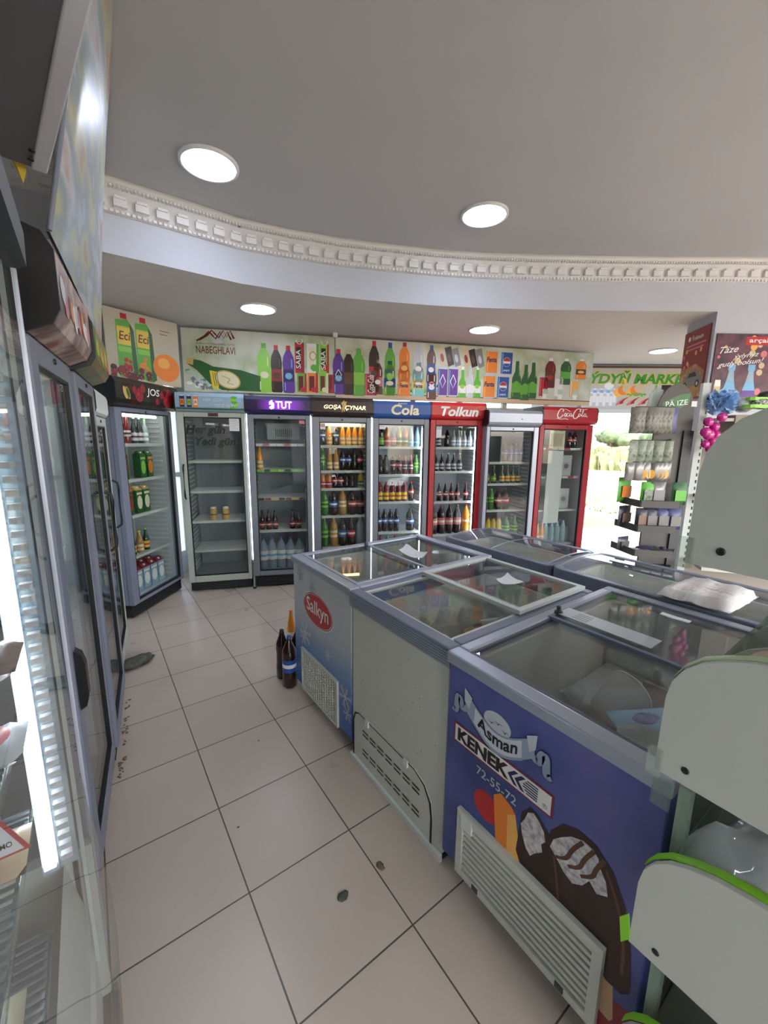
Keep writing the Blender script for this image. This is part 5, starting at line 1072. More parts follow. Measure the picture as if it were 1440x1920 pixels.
pile(1.80, 2.1, -.3, .33, .552, 12, 'freezer under the white sack', 'packets in the freezer under the white sack')

# ------------------------------------------------------------------ on the floor
def floor_bottle(key, x, y, h, label):
    kd, b_, c_, l_, w_ = D[key]; pr_ = drink(kd, b_, c_, l_, h); o = copy_tree(pr_[0]) if pr_[1] else pr_[0]; pr_[1] = True; o.location = (x, y, .0005); tag(o, label, 'bottle', 'soda bottles beside the farthest aisle freezer')
floor_bottle('U', .600, 1.455, .335, 'dark cola bottle with blue label, frontmost of the floor bottles')
floor_bottle('K', .600, 1.57, .33, 'unlabelled dark bottle on the floor behind the blue-labelled one')
floor_bottle('q', .69, 1.53, .335, 'red-labelled large bottle on floor, closest to the farthest aisle freezer')
floor_bottle('O', .825, 1.95, .27, 'orange soda bottle on floor beyond the dark bottles')
mb = MB(); mb.blob(0, 0, .03, .095, .06, .032, 'rag', 16, 9, .16) if 0 else None
blotch_material('rag', [c(60, 62, 56), c(90, 92, 84), c(44, 44, 40)], 14, .8)
mb = MB(); mb.blob(0, 0, .032, .11, .055, .034, 'rag', 16, 9, .13); o = obj('floor_rag', mb, None, (-.165, 2.26, 0), .35); tag(o, 'crumpled dark grey rag on the floor beside the left fridges', 'rag')
mb = MB(); mb.blob(0, 0, .0022, .022, .016, .002, 'rag', 9, 5, .3); o = obj('dirt_scrap', mb, None, (.258, .205, 0)); tag(o, 'small dark scrap on a floor tile near the freezers', 'debris')
P('dirt', 120, 104, 88, .9)
for i, (x, y, l_) in enumerate([(.42, .21, 'smeared grey-brown mark by the grout line beside the white freezer'), (.041, .665, 'tiny dark crumb in the middle of the aisle floor'), (.27, 1.09, 'tiny dark crumb on the floor farther up the aisle')]):
    mb = MB(); mb.blob(0, 0, .002, .012 if i == 0 else .005, .02 if i == 0 else .004, .002, 'dirt', 9, 5, .3); tag(obj('dirt_scrap', mb, None, (x, y, 0)), l_, 'debris')
mb = MB()
for k in range(42): y = random.uniform(1.22, 1.86); mb.blob(-.335+(y-1.22)*.12+random.uniform(.0, .022), y, .002, random.uniform(.002, .009), random.uniform(.002, .008), .003, 'dirt', 6, 5, .3)
tag(obj('dirt_line', mb), 'line of brown dirt crumbs along the foot of the left fridges', 'dirt', None, 'stuff')

# ------------------------------------------------------------------ fridges along the left wall
def ang(p, q): return math.atan2(q[1]-p[1], q[0]-p[0])
blotch_material('hdr_icecream', [c(60, 40, 40), c(120, 74, 60), c(206, 180, 170), c(150, 80, 60)], 7, .3); blotch_material('hdr_salad', [c(40, 66, 34), c(86, 120, 60), c(170, 90, 50)], 9, .3)
handle_z = .92
p2a, p2b = (-.404, .64), (-.330, 1.262)
lF2 = fridge('display_fridge', 'left wall fridge nearest the glass showcase, ice cream header with black end cap', (*p2a, 0), ang(p2a, p2b), .612, 2.065, 1.81, 'greyblue', 'hdr_icecream', [1.45, 1.12, .80, .46], 'greyblue', glass_box=(.075, .565, .2, 1.74), handle=None, bulge=.075, tube='cool_tube', wide=.0, liner='liner')
mb = MB(); mb.prism([(y, z) for y, z in [(-.001, .715), (-.018, .725), (-.026, .76), (-.026, .86), (-.018, .895), (-.001, .91)]], 'x', .018, .052, 'black'); obj('handle', bevel(obj('handle', mb, lF2), .006).data and MB(), None) if 0 else bevel(obj('handle', mb, lF2), .006)
p3a, p3b = (-.318, 1.275), (-.250, 1.88)
lF3 = fridge('display_fridge', 'left wall fridge with a long black bar handle and salad header', (*p3a, 0), ang(p3a, p3b), .607, 2.03, 1.80, 'greyblue', 'hdr_salad', [1.45, 1.12, .80, .46], 'greyblue', glass_box=(.05, .555, .2, 1.74), handle='right', bulge=.075, tube='cool_tube', wide=0., liner='liner')
p4a, p4b = (-.262, 1.93), (-.185, 2.55)
lF4 = fridge('display_fridge', 'white-sided fridge between the black-handled fridge and the pomegranate header', (*p4a, 0), ang(p4a, p4b), .62, 1.80, 1.66, 'pale_frame', 'white_plastic', [1.35, 1.0, .66], 'white_plastic', glass_box=(.05, .57, .2, 1.6), handle='right', bulge=.02, liner='liner')
pl_ = face(.0755)
for F_, mm in ((lF2, ['ink_silver', 'ink_pink', 'ink_choc', 'ink_orange', 'ink_white']), (lF3, ['ink_green', 'ink_lime', 'ink_orange', 'ink_red'])):
    mb = MB(); z0_ = 1.92 if F_ is lF2 else 1.9
    for k in range(12): pl_.disc(mb, .06+k*.044, z0_+random.uniform(-.02, .02), random.uniform(.025, .045), random.uniform(.03, .05), mm[k % len(mm)], .001+k*.0001, 9, random.uniform(0, 3))
    obj('header_print', mb, F_)
for F_, w_ in ((lF2, 'fridge nearest the showcase'), (lF3, 'black-handled left fridge')):
    shelf_row(F_, 1.45, 'top', w_, 'RRRGG', [.1, .2, .3, .4, .5], h=.22); shelf_row(F_, 1.12, 'second', w_, 'gGgGg', [.1, .2, .3, .4, .5], h=.22); shelf_row(F_, .80, 'third', w_, 'BBJJB', [.1, .2, .3, .4, .5], h=.22); shelf_row(F_, .46, 'fourth', w_, 'YRYRY', [.1, .2, .3, .4, .5], h=.22)
# glass-fronted showcase beside the camera
blotch_material('inner_steel', [c(120, 140, 150), c(150, 166, 172), c(176, 188, 190)], 5, .4)
sc_ = thing('glass_showcase', 'tall lit glass-fronted showcase at the left edge with an LED strip', 'showcase', (-.392, -1.05, 0), math.pi/2)   # local x along the wall, local y into it
WL = 1.36; mb = MB()
mb.box(0, .01, .0, WL, .6, .12, 'black'); mb.box(0, .55, .12, WL, .6, 2.0, 'greyblue'); mb.box(0, .02, 1.86, WL, .6, 2.0, 'black'); mb.box(0, .02, .12, .03, .55, 1.86, 'white_plastic'); mb.box(0, .02, .12, WL, .55, .30, 'white_plastic'); mb.box(WL-.03, -.0, .12, WL, .55, .58, 'shelf_panel'); mb.prism([(.03, .3), (.03, .42), (.055, .56), (.06, .3)], 'x', 0, WL, 'white_plastic')
obj('cabinet', mb, sc_)
mb = MB(); mb.box(.04, .53, .27, WL-.03, .549, 1.85, 'inner_steel')
for k in range(62): mb.box(WL-.06, .50, .30+k*.025, WL-.03, .53, .309+k*.025, 'white_plastic')
obj('lining', mb, sc_)
mb = MB()   # front glass, bellied out at the bottom
prf = [(.010, .10), (-.016, .16), (-.026, .26), (-.024, .40), (-.012, .54), (-.002, .68), (0, .8), (0, 1.86)]
mb.add([(x, y, z) for x in (0.02, WL) for y, z in prf], [(k, k+1, len(prf)+k+1, len(prf)+k) for k in range(len(prf)-1)], 'dusty_glass', True); obj('front_glass', mb, sc_)
mb = MB(); mb.box(WL-.004, .01, .58, WL+.002, .55, 1.86, 'dusty_glass'); obj('side_glass', mb, sc_)
mb = MB(); mb.box(WL-.012, -.004, .26, WL+.002, .004, 1.86, 'alu'); mb.box(WL-.05, .012, .26, WL-.044, .02, 1.86, 'alu_white'); mb.box(WL-.03, .03, .26, WL-.022, .04, 1.86, 'alu'); obj('glass_edge_trim', mb, sc_)
mb = MB(); mb.tube([(-.0+.02, -.004, .12), (WL*.5, -.006, .125), (WL-.02, -.006, .12)], .009, 'black_rubber'); mb.box(.0, -.012, .0, WL, .01, .1, 'black_rubber'); obj('kick_strip', mb, sc_)
mb = MB(); mb.box(WL-.085, .056, .60, WL-.078, .084, 1.8, 'alu'); lr = obj('led_holder', mb, sc_)
mb = MB(); mb.box(WL-.094, .060, .62, WL-.086, .080, 1.8, 'led'); obj('led_strip', mb, lr)
mb = MB(); mb.box(WL-.08, .022, .60, WL-.07, .056, 1.82, 'inner_steel')
for k in range(46): mb.box(WL-.096, .030, .63+k*.026, WL-.081, .050, .642+k*.026, 'paper')  # white bars stand in for the LED's reflections in the ribbed wall
obj('led_reflection_ribs', mb, sc_)
P('wire_blue', 150, 170, 180, .3, metal=.5)
for z in (1.14, .97, .765, .45):
    mb = MB()
    for k in range(64): mb.box(.05+k*.0195, .09, z, .056+k*.0195, .5, z+.005, 'wire_blue')
    for yy in (.09, .2, .35, .495): mb.box(.04, yy, z-.006, WL-.1, yy+.006, z, 'wire_blue')
    s_ = obj('wire_shelf', mb, sc_); mb = MB(); mb.prism([(.086, z-.02), (.078, z+.03), (.081, z+.03), (.092, z-.018)], 'x', .05, WL-.1, 'clear_plastic'); obj('price_rail', mb, s_)
def onS(x, y, z): return (-.392-y, -1.05+x, z)
for i, (x, y_, z, m_, m2, l_) in enumerate([(1.15, .083, 1.146, 'ink_brown', 'bag_film', 'brown film-wrapped sausages at the left edge, upper showcase shelf'), (1.06, .15, 1.146, 'ink_oldred', 'bag_film', 'reddish wrapped meat pack on the upper showcase shelf'), (1.17, .096, .976, 'ink_silver', 'ink_pink', 'silvery vacuum pack on the second showcase shelf, above the tan one'), (1.04, .16, .976, 'ink_brown', 'ink_silver', 'wrapped brown pack beside the silvery one, second showcase shelf'), (1.15, .112, .771, 'ink_tan', 'ink_brown', 'tan-brown vacuum pack low in the showcase, under the silvery pack'), (1.10, .15, .456, 'ink_cream', 'ink_white', 'pale wrapped cheese on the bottom wire shelf of the showcase')]):
    o = pack('wrapped_food', *onS(x, y_, z), .07, .12, .05, m_, l_, 0, 0, m2=m2); o['group'] = 'wrapped food in the showcase'
t = thing('price_triangle', 'white triangular tag with red edge at the left edge of the photo', 'tag', (-.525, .02, .86), 0)
mb = MB(); mb.prism([(0, 0), (.072, 0), (.036, .085)], 'y', 0, .002, 'ink_red'); mb.prism([(.008, .005), (.064, .005), (.036, .071)], 'y', -.001, .0, 'paper'); obj('tag_sheet', mb, t)
text('lettering', 'NAMO', Plane((0, 0, 0), (1, 0, 0), (0, 0, 1)), .036, .024, .03, .010, 'ink_black', t, 0, .01, .003)
# showcase header cap and cable
mb = MB(); mb.prism([(.0, 1.86), (-.02, 1.87), (-.022, 1.93), (-.01, 1.98), (0, 1.99)], 'x', 0, WL, 'black'); obj('header', mb, sc_)
# leaning printed banner above the left fridges
m = None
blotch_material('streak_print', [c(136, 116, 108), c(172, 150, 140), c(190, 192, 200), c(140, 156, 168), c(182, 182, 150), c(164, 134, 126), c(178, 178, 178)], 2.4, .4, (1., .6, 1.6))
t = thing('wall_banner', 'glossy colourful food banner leaning over the left wall fridges', 'banner', (0, 0, 0))
ys = [.67, .9, 1.2, 1.6, 2.0, 2.35, 2.66]; bx_ = [-.335, -.31, -.28, -.24, -.205, -.18, -.165]; tx_ = [-.13, -.105, -.08, -.07, -.07, -.07, -.07]
mb = MB(); vs = []
for off in (0, -.008):
    for y, b_, t_ in zip(ys, bx_, tx_): vs += [(b_+off+(t_-b_)*q, y, 2.07+q*(3.075-2.07)) for q in (0, .35, .7, 1)]
n_ = len(ys)*4
mb.add(vs, [(i*4+j, (i+1)*4+j, (i+1)*4+j+1, i*4+j+1) for i in range(len(ys)-1) for j in range(3)]+[(n_+i*4+j, n_+i*4+j+1, n_+(i+1)*4+j+1, n_+(i+1)*4+j) for i in range(len(ys)-1) for j in range(3)]+[(j, j+1, n_+j+1, n_+j) for j in range(3)], 'streak_print', True)
obj('banner_sheet', mb, t)
mb = MB(); mb.tube([(-.13, .66, 3.07), (-.335, .66, 2.07)], .006, 'greyblue'); obj('banner_frame', mb, t)
# white bar overhead
t = thing('overhead_bar', 'white metal bar with two screws high at the left, wrapped in film', 'bar', (0, 0, 0))
A_ = Vector((-.342, .579, 2.2)); B_ = Vector((-.20, -.40, 2.2)); d_ = (A_-B_).normalized(); s_ = Vector((d_.y, -d_.x, 0))
mb = MB(); q = [A_+s_*.0-Vector((0, 0, .035)), A_-Vector((0, 0, -.045)), B_-Vector((0, 0, -.045)), B_-Vector((0, 0, .035))]
mb.add([p+s_*o_ for o_ in (.018, -.012) for p in q], [(0, 1, 2, 3), (7, 6, 5, 4), (0, 4, 5, 1), (1, 5, 6, 2), (2, 6, 7, 3), (3, 7, 4, 0)], 'paper'); bevel(obj('bar_body', mb, t), .003)
mb = MB()
for k in range(2):
    mb = MB(); cc = Vector(((-.3465, .492), (-.3515, .532))[k]).to_3d()+Vector((0, 0, 2.1648)); mb.lathe([(.0062, 0), (.0062, .002), (.003, .003)], 'screw', 14); 
    R_ = Matrix.Rotation(math.pi, 4, 'X'); m4 = Matrix.Translation(cc) @ R_; nv = len(mb.v)
    mb.v = [tuple(m4 @ Vector(p)) for p in mb.v]; obj('screw', mb, t)
mb = MB(); hA = A_-s_*.012-Vector((0, 0, .03)); mb.add([hA, hA-s_*.25, B_-s_*.262-Vector((0, 0, .03)), B_-s_*.012-Vector((0, 0, .03))]+[p+Vector((0, 0, .02)) for p in [hA, hA-s_*.25, B_-s_*.262-Vector((0, 0, .03)), B_-s_*.012-Vector((0, 0, .03))]], [(0, 1, 2, 3), (7, 6, 5, 4), (0, 4, 5, 1), (1, 5, 6, 2), (2, 6, 7, 3), (3, 7, 4, 0)], 'canopy'); obj('canopy_board', mb, t)
t = thing('paper_scrap', 'curled yellow paper scrap at the end of the overhead bar', 'paper', (-.368, .60, 2.20))
mb = MB(); mb.add([(0, 0, 0.03), (-.03, 0, .035), (-.022, .01, -.01), (-.005, .0, -.06), (.004, .0, -.03)]+[(0, .004, 0.03), (-.03, .004, .035), (-.022, .014, -.01), (-.005, .004, -.06), (.004, .004, -.03)], [(0, 1, 2, 3, 4), (9, 8, 7, 6, 5)]+[(k, (k+1) % 5, 5+(k+1) % 5, 5+k) for k in range(5)], 'yellow'); obj('scrap', mb, t)

# ------------------------------------------------------------------ bulk bins at the right
bn = thing('bin_rack', 'white tiered bin rack with rounded side panels and green lips, right foreground', 'rack', (.5, -.555, 0))
shape = [(0, 0), (-.002, .15), (-.008, .185), (-.022, .212), (-.045, .236), (-.075, .254), (-.11, .268), (-.16, .278), (-.22, .283), (-.46, .285), (-.46, 0)]
LV = [1.347, .943, .534, .125]
for i, z in enumerate(LV):
    mb = MB(); mb.prism([(y, z+h) for y, h in shape][::-1], 'x', 0, .012, 'shelf_panel'); sp_o = bevel(obj('side_panel', mb, bn), .0015)
    mb = MB(); mb.lathe([(.0065, 0), (.0065, .0015), (.003, .0018)], 'screw', 12); mb.xf(Matrix.Translation((0, -.047, z+.03)) @ Matrix.Rotation(-math.pi/2, 4, 'Y')); obj('screw', mb, sp_o)
    lipm = ['lime_white', 'lime_white', 'lime', 'lime'][i]; arc_ = shape[2:10]; mb = MB()
    o2 = [(y+.003*(1 if k < 3 else 0), z+h+.003) for k, (y, h) in enumerate(arc_)]; mb.add([(x, y, z_) for x in (.0125, .03) for y, z_ in o2]+[(x, y, z_-.004) for x in (.0125, .03) for y, z_ in o2], [(k, k+1, len(o2)+k+1, len(o2)+k) for k in range(len(o2)-1)]+[(2*len(o2)+k+1, 2*len(o2)+k, 3*len(o2)+k, 3*len(o2)+k+1) for k in range(len(o2)-1)]+[(k+1, k, 2*len(o2)+k, 2*len(o2)+k+1) for k in range(len(o2)-1)], lipm, True); obj('side_lip', mb, bn)
    mb = MB(); mb.box(.012, -.46, z, 1.1, -.018, z+.012, 'shelf_panel'); mb.box(1.1, -.46, z, 1.112, -.02, z+.25, 'shelf_panel'); obj('bin_tray', mb, bn)
    mb = MB(); mb.add([(x, y, z_) for x in (.012, 1.1) for y, z_ in [(-.016, z), (-.017, z+.13), (-.034, z+.19)]], [(0, 1, 4, 3), (1, 2, 5, 4)], 'green_clear', True); obj('clear_front', mb, bn)
    for xd in (.16, .36, .60, .85):
        if i < 2: mb = MB(); mb.prism([(y*.94-.03, z+h*.9+.012) for y, h in shape][::-1], 'x', xd, xd+.005, 'shelf_panel'); obj('divider', mb, bn)
    mb = MB(); mb.box(-.012, -.012, z-.006, .0, .01, z+.045, 'clear_plastic'); obj('ticket_clip', mb, bn) if i in (0, 1) else None
mb = MB(); mb.box(.02, -.48, 0, .08, -.465, 1.75, 'greyblue'); mb.box(1.03, -.48, 0, 1.09, -.465, 1.75, 'greyblue'); mb.box(.08, -.478, .02, 1.03, -.47, 1.75, 'shelf_panel'); obj('back_frame', mb, bn)
mb = MB(); mb.box(.05, -.44, 0, 1.08, -.06, .1, 'shelf_panel'); mb.box(.05, -.05, 0, .075, -.03, .9, 'green_clear'); obj('base', mb, bn)
mb = MB(); mb.add([(-.004, .005, .60), (-.004, .02, .575), (-.004, .012, .52), (-.004, -.003, .545), (-.001, .005, .60), (-.001, .02, .575), (-.001, .012, .52), (-.001, -.003, .545)], [(0, 1, 2, 3), (7, 6, 5, 4), (0, 4, 5, 1), (1, 5, 6, 2), (2, 6, 7, 3), (3, 7, 4, 0)], 'lime'); obj('price_tab', mb, bn)
# goods in the bins
t = thing('clear_bag', 'clear plastic bag bulging out of the third bin from the top', 'bag', (.60, -.72, .547)); mb = MB(); mb.blob(0, 0, .15, .085, .13, .17, 'bag_film', 20, 14, .09); mb.blob(.01, -.1, .17, .08, .09, .15, 'bag_film', 16, 10, .1); obj('bag_body', mb, t)
t = thing('candy_bag', 'yellow-green bag with brown script in the second bin from the top', 'bag', (.62, -.62, .956)); t.rotation_euler = (0, 0, -.9); mb = MB(); mb.blob(.06, -.05, .13, .1, .05, .128, 'ink_tan', 16, 10, .04); obj('bag_body', mb, t)
mb = MB(); pl2 = Plane((-.04, -.100, .20), (1, 0, 0), (0, .5, 1)); pl2.rect(mb, 0, 0, .2, .04, 'ink_cream', 0); pl2.rect(mb, 0, -.05, .2, 0, 'ink_lime', 0); obj('label', mb, t); text('lettering', 'ay', pl2, .1, .02, .06, .03, 'ink_brown', t, .4, .01, .002)

# ------------------------------------------------------------------ dark snack rack by the doorway
rk = thing('snack_rack', 'dark brown snack rack with an arched green sign, beside the doorway', 'rack', (2.88, .33, 0), 0)
bA, bB = Vector((2.775, .41, 0)), Vector((2.965, .262, 0)); bd = (bB-bA).normalized(); bn_ = Vector((bd.y, -bd.x, 0)); O_ = Vector((2.88, .33, 0)); BW = (bB-bA).length
def rp(s, out, z): v = bA+bd*s+bn_*out-O_; return (v.x, v.y, z)
def rprism(mb, outl, o0, o1, m):   # outl (s, z), thickness along the normal
    n = len(outl); mb.add([rp(s, o0, z) for s, z in outl]+[rp(s, o1, z) for s, z in outl], [tuple(range(n)), tuple(range(2*n-1, n-1, -1))]+[(i, (i+1) % n, n+(i+1) % n, n+i) for i in range(n)], m)
arch = [(0, 0), (0, 1.72)]+[(BW/2-BW/2*math.cos(math.radians(a)), 1.72+.20*math.sin(math.radians(a))) for a in range(10, 171, 10)]+[(BW, 1.72), (BW, 0)]
mb = MB(); rprism(mb, arch, 0, .015, 'rack_dark'); obj('back_board', mb, rk)
mb = MB(); rprism(mb, [(BW-.055, 0), (BW-.055, 1.62), (BW+.006, 1.62), (BW+.006, 0)], -.03, .03, 'dark_grey'); obj('side_panel', mb, rk)
plR = Plane(rp(0, .0155, 0), (bd.x, bd.y, 0), (0, 0, 1)); mb = MB()
hexp = [(.03, 1.74), (.03, 1.80), (.13, 1.85), (.2, 1.86), (.2, 1.80), (.11, 1.74)]
plR.poly(mb, hexp, 'sign_green', .002); plR.rect(mb, .215, 1.775, .25, 1.81, 'paper', .002); obj('sign', mb, rk)
text('lettering', 'PÄ IZE', plR, .118, 1.80, .14, .04, 'ink_white', rk, 0, .004, .004, .12)
trays = [(.74, .34), (.88, .31), (1.03, .27)]
FLp = Vector((2.548, .341, 0)); FRp = Vector((2.70, .18, 0)); BLp = Vector((2.66, .54, 0))
for i, (z, dpt) in enumerate([(.85, 1.0), (1.01, .95), (1.17, .85)]):
    q0 = [bB+bn_*.02, bB+(FRp-bB)*dpt, bA+(FLp-bA)*dpt, bA+(BLp-bA)*dpt, bA+bn_*.02-bd*.02]; q0 = [v-O_ for v in q0]
    n = len(q0); mb = MB(); mb.add([(v.x, v.y, z_) for z_ in (z-.045, z-.035) for v in q0], [tuple(range(n)), tuple(range(2*n-1, n-1, -1))]+[(k, n+k, n+(k+1) % n, (k+1) % n) for k in range(n)], 'rack_dark')
    for a_, b_ in ((1, 2), (2, 3)): va, vb = q0[a_], q0[b_]; nx = (vb-va).normalized(); pv = Vector((-nx.y, nx.x, 0))*.006; mb.add([(v.x, v.y, z_) for z_ in (z-.045, z+.0) for v in (va, vb, vb+pv, va+pv)], [(3, 2, 1, 0), (4, 5, 6, 7), (0, 1, 5, 4), (1, 2, 6, 5), (2, 3, 7, 6), (3, 0, 4, 7)], 'rack_dark')
    obj('tray', mb, rk)
mb = MB(); q0 = [bB, FRp+Vector((.06, .02, 0)), FLp+Vector((.08, .04, 0)), BLp, bA]; q0 = [v-O_ for v in q0]; mb.add([(v.x, v.y, z_) for z_ in (.01, .7) for v in q0], [tuple(range(5)), tuple(range(9, 4, -1))]+[(k, 5+k, 5+(k+1) % 5, (k+1) % 5) for k in range(5)], 'black'); obj('base', mb, rk)
rows = [(1.765, 9, 'foil_mix'), (1.555, 6, 'foil_green'), (1.415, 9, 'foil_silver')]
P('foil_silver', 120, 118, 116, .3, metal=.5); blotch_material('foil_mix', [c(60, 62, 54), c(128, 126, 116), c(90, 84, 72)], 30, .35); blotch_material('foil_green', [c(60, 76, 56), c(140, 148, 132), c(90, 104, 84)], 26, .35)
P('foil_blue', 70, 74, 120, .35); P('foil_dark', 60, 58, 72, .35); P('foil_tan', 130, 100, 80, .4)
for ri, (zr_, n_, m_) in enumerate(rows):
    P0, P1 = Vector((2.565, .445, 0)), Vector((2.77, .297, 0)); mb = MB(); mb.tube([Vector((2.88, .335, zr_+.01))-O_, P1+Vector((0, 0, zr_))-O_, P0+Vector((0, 0, zr_))-O_], .003, 'screw'); obj('peg_rod', mb, rk)
    for k in range(n_):
        f_ = (k+.5)/n_; p = P0+(P1-P0)*f_; a_ = math.atan2(-.586, .81)+random.uniform(-.45, .45)-.2
        word = ['upper', 'middle', 'lower'][ri]; mm = m_ if not (ri == 0 and k == n_-1) else 'foil_blue'
        t = thing('hanging_packet', f'{ORD[k] if k < 8 else "ninth"} {"blue" if mm == "foil_blue" else ["dull", "greenish", "silvery"][ri]} snack packet from left on the {word} rod, dark rack', 'packet', (p.x, p.y, zr_-.004), a_, f'snack packets on the {word} rod')
        mb = MB(); w_, h_ = .075, [.165, .145, .12][ri]
        vs = []
        for sgn in (1, -1):
            for i in range(5):
                for j in range(6): u_, v_ = i/4*2-1, j/5*2-1; vs.append((u_*w_/2, sgn*.012*(1-u_**4)*(1-v_**4), -h_/2+v_*h_/2+.002))
        q = lambda i, j: i*6+j
        mb.add(vs, [(q(i, j), q(i+1, j), q(i+1, j+1), q(i, j+1)) for i in range(4) for j in range(5)]+[(30+q(i, j), 30+q(i, j+1), 30+q(i+1, j+1), 30+q(i+1, j)) for i in range(4) for j in range(5)], mm, True); obj('wrapper', mb, t)
        if ri == 2 and k > 2: mb = MB(); Plane((0, -.0135, 0), (1, 0, 0), (0, 0, 1)).disc(mb, 0, -h_*.62, .022, .03, 'ink_ltorange', 0, 12); Plane((0, .0135, 0), (-1, 0, 0), (0, 0, 1)).disc(mb, 0, -h_*.62, .022, .03, 'ink_ltorange', 0, 12); obj('printed_patch', mb, t)
def stand(x, y, z, w_, h_, m, m2, label, rz=-.6, grp='packets standing on the dark rack trays'):
    t = thing('snack_packet', label, 'packet', (x, y, z), rz, grp); vs = []; mb = MB()
    for sgn in (1, -1):
        for i in range(5):
            for j in range(6): u_, v_ = i/4*2-1, j/5*2-1; vs.append((u_*w_/2, sgn*.02*(1-u_**4)*(1-v_**4), h_/2+v_*h_/2))
    q = lambda i, j: i*6+j
    mb.add(vs, [(q(i, j), q(i+1, j), q(i+1, j+1), q(i, j+1)) for i in range(4) for j in range(5)]+[(30+q(i, j), 30+q(i, j+1), 30+q(i+1, j+1), 30+q(i+1, j)) for i in range(4) for j in range(5)], m, True); obj('wrapper', mb, t)
    mb = MB(); Plane((0, -.021, 0), (1, 0, 0), (0, 0, 1)).rect(mb, -w_*.36, h_*.2, w_*.36, h_*.66, m2, 0); obj('printed_patch', mb, t)
def tp(f_, g_, z): # point on a tray: f along the front from left, g back
    p = FLp+(FRp-FLp)*f_; b_ = bA+(bB-bA)*f_; v = p+(b_-p)*g_; return v.x, v.y, z
stand(2.665, .50, 1.136, .13, .17, 'ink_green', 'ink_orange', 'green packet with an orange picture at the left end, top tray', -.2)
for i, (f_, m_, m2, l_) in enumerate([(.12, 'ink_green', 'foil_green', 'green packet beside the leftmost one, top tray'), (.38, 'foil_silver', 'ink_grey', 'silver packet in the middle of the top tray'), (.95, 'ink_dkgreen', 'ink_green', 'dark green packet at the right end of the top tray')]): stand(*tp(f_, .5, 1.136), .1, .15, m_, m2, l_, -.62)
for i, (f_, m_, m2, l_) in enumerate([(.05, 'foil_dark', 'foil_tan', 'dark packet at the left of the middle tray'), (.3, 'foil_dark', 'foil_silver', 'dark packet with a silver patch, middle tray'), (.6, 'foil_blue', 'foil_silver', 'blue-and-silver packet on the middle tray'), (.92, 'foil_blue', 'foil_silver', 'blue-and-silver packet at the right end of the middle tray')]): stand(*tp(f_, .35, .976), .09, .14, m_, m2, l_, -.62)
stand(2.64, .47, .976, .12, .14, 'foil_dark', 'foil_tan', 'brown packet at the far left end, middle tray', -.2)
for i in range(9):
    f_ = (i % 5)/5+.1; x, y, z = tp(f_, .2+.4*(i//5), .816); o = pack('small_packet', x, y, z, .06, .045, .03, ['foil_blue', 'foil_silver', 'foil_dark'][i % 3], f'{ORD[i] if i < 8 else "ninth"} small {["blue", "silver", "dark"][i % 3]} packet, loose on the lowest tray', random.uniform(0, 3)); o['group'] = 'small packets on the lowest tray'
stand(2.62, .45, .816, .11, .09, 'foil_dark', 'foil_silver', 'dark packet at the left end, lowest tray', -.2)
# white sack hanging behind the sign
mb = MB(); mb.blob(0, 0, 0, .075, .05, .13, 'bag_film', 16, 10, .08); o = obj('hanging_bag', mb, None, (2.90, .46, 1.78)); tag(o, 'white translucent bag hanging behind the arched rack sign', 'bag')
# ------------------------------------------------------------------ gondola behind the sack freezer
gd = thing('gondola_shelf', 'white slotted gondola upright and shelf behind the bin rack', 'shelf', (3.06, .232, 0), math.atan2(-.586, .81)+math.radians(-18))
mb = MB(); mb.box(-.028, -.02, 0, .016, .03, 1.93, 'alu_white')
for k in range(38): mb.box(.003, -.0215, .12+k*.046, .011, -.019, .142+k*.046, 'black')
obj('upright', mb, gd)
mb = MB(); mb.box(.01, .0, .05, .9, .02, 1.6, 'beige_box'); obj('back_panel', mb, gd)
for z, dd in ((1.70, .1), (1.2, .28), (.75, .28)): mb = MB(); mb.box(.017, -dd, z-.02, .9, .0, z, 'shelf_panel'); obj('shelf', mb, gd)
mb = MB(); mb.box(-.02, -.32, 0, .9, .03, .12, 'alu_white'); obj('base', mb, gd)
t = thing('bath_sponge', 'fluffy light blue bath pouf on the shelf beside the rack', 'sponge', (3.09, .15, 1.81)); P('pouf', 175, 212, 250, .7); mb = MB(); rg = random.Random(5)
mb.blob(0, 0, 0, .055, .055, .05, 'pouf', 14, 9, .15)
for k in range(260):
    d3 = Vector((rg.gauss(0, 1), rg.gauss(0, 1), rg.gauss(0, .8))).normalized(); q_ = d3.orthogonal().normalized(); q_ = Matrix.Rotation(rg.uniform(0, 6.28), 3, d3) @ q_; r_ = rg.uniform(.07, .095)
    mb.add([d3*.04-q_*.006, d3*.04+q_*.006, d3*r_+q_*.02+d3.cross(q_)*.01, d3*r_-q_*.02-d3.cross(q_)*.01], [(0, 1, 2, 3)], 'pouf')
obj('mesh_ruffle', mb, t)
P('magenta', 190, 20, 130, .12, coat=1.)
t = thing('ball_bunch', 'hanging bunch of shiny magenta balls below the blue pouf', 'toy', (2.93, .17, 1.565))
for i, (x, z, r_) in enumerate([(.06, .14, .03), (.0, .11, .03), (.045, .08, .03), (-.015, .045, .032), (.01, .03, .034), (.06, .03, .028), (.03, -.01, .026), (.0, -.03, .026), (.045, -.045, .024), (.02, -.06, .026), (.035, -.085, .02)]):
    mb = MB(); mb.blob(x, -x*.7-.02+.008*(i % 3), z, r_, r_, r_, 'magenta', 14, 9); obj('ball', mb, t)
mb = MB(); mb.tube([(.03, -.02, .17), (.03, -.02, .24)], .002, 'screw'); obj('string', mb, t)
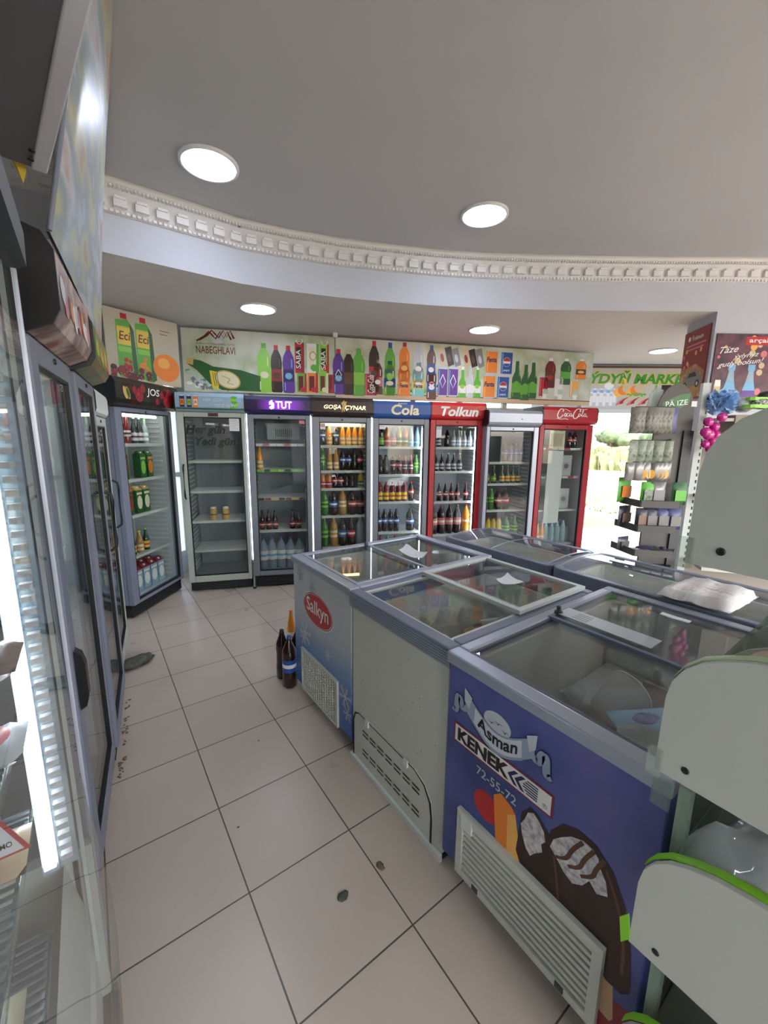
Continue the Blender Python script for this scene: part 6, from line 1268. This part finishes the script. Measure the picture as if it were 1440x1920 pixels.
t = thing('goods_box', 'grey-brown cardboard box behind the magenta balls', 'box', (3.12, .13, 1.46), -.72); mb = MB(); mb.box(0, -.1, 0, .24, .05, .26, 'beige_box'); bevel(obj('carton', mb, t)); mb = MB(); mb.box(.17, -.103, .05, .18, -.1, .25, 'paper'); obj('tape_strip', mb, t)
t = thing('wrapped_cushion', 'grey film-wrapped bundle right of the blue pouf', 'bundle', (3.19, .06, 1.79)); mb = MB(); mb.blob(0, 0, 0, .085, .06, .05, 'bag_film', 16, 10, .06); mb.blob(0, 0, 0, .07, .05, .04, 'ink_grey', 12, 8, .1); obj('bundle_body', mb, t)
def shoe(x, y, z, rz, m, label):
    t = thing('slipper', label, 'slipper', (x, y, z), rz, 'slippers on the shelf'); mb = MB(); mb.prism([(-.12, -.03), (-.1, -.045), (.08, -.045), (.12, -.025), (.125, .01), (.1, .04), (.0, .042), (-.1, .03), (-.125, .0)], 'z', 0, .02, 'ink_lime'); obj('sole', mb, t)
    mb = MB(); mb.blob(.04, 0, .03, .085, .042, .035, m, 16, 9, .03); obj('upper', mb, t)
blotch_material('speckle', [c(230, 230, 220), c(40, 40, 44), c(220, 220, 210)], 60, .7)
shoe(3.16, -.02, 1.76, -.3, 'speckle', 'speckled black and white slipper with lime sole'); shoe(3.23, -.03, 1.81, -.6, 'black', 'black slipper lying on the speckled one')

# ------------------------------------------------------------------ upright tubes glowing in the gaps between fridges
emat('gap_tube', 225, 235, 255, 4.0)
for i, (s_g, lb) in enumerate([(-.008, 'vertical white light tube between the landscape-header and purple-header fridges'), (.609, 'vertical white light tube between the purple-header and gold-lettered fridges'), (1.2305, 'vertical white light tube between the gold-lettered and blue-header fridges')]):
    p = g0+uu*s_g+nn*.035; t = thing('light_tube', lb, 'lamp', (p.x, p.y, 0), RZ, 'vertical light tubes between fridges'); mb = MB(); mb.tube([(0, 0, .3), (0, 0, 1.86)], .006, 'gap_tube'); obj('tube', mb, t)
    for z in (.29, 1.865): mb = MB(); mb.box(-.007, -.007, z-.012, .007, .012, z+.012, 'white_plastic'); obj('tube_holder', mb, t)
    mb = MB(); mb.box(-.006, .01, 0, .006, .02, 1.87, 'alu_white'); obj('mounting_strip', mb, t)
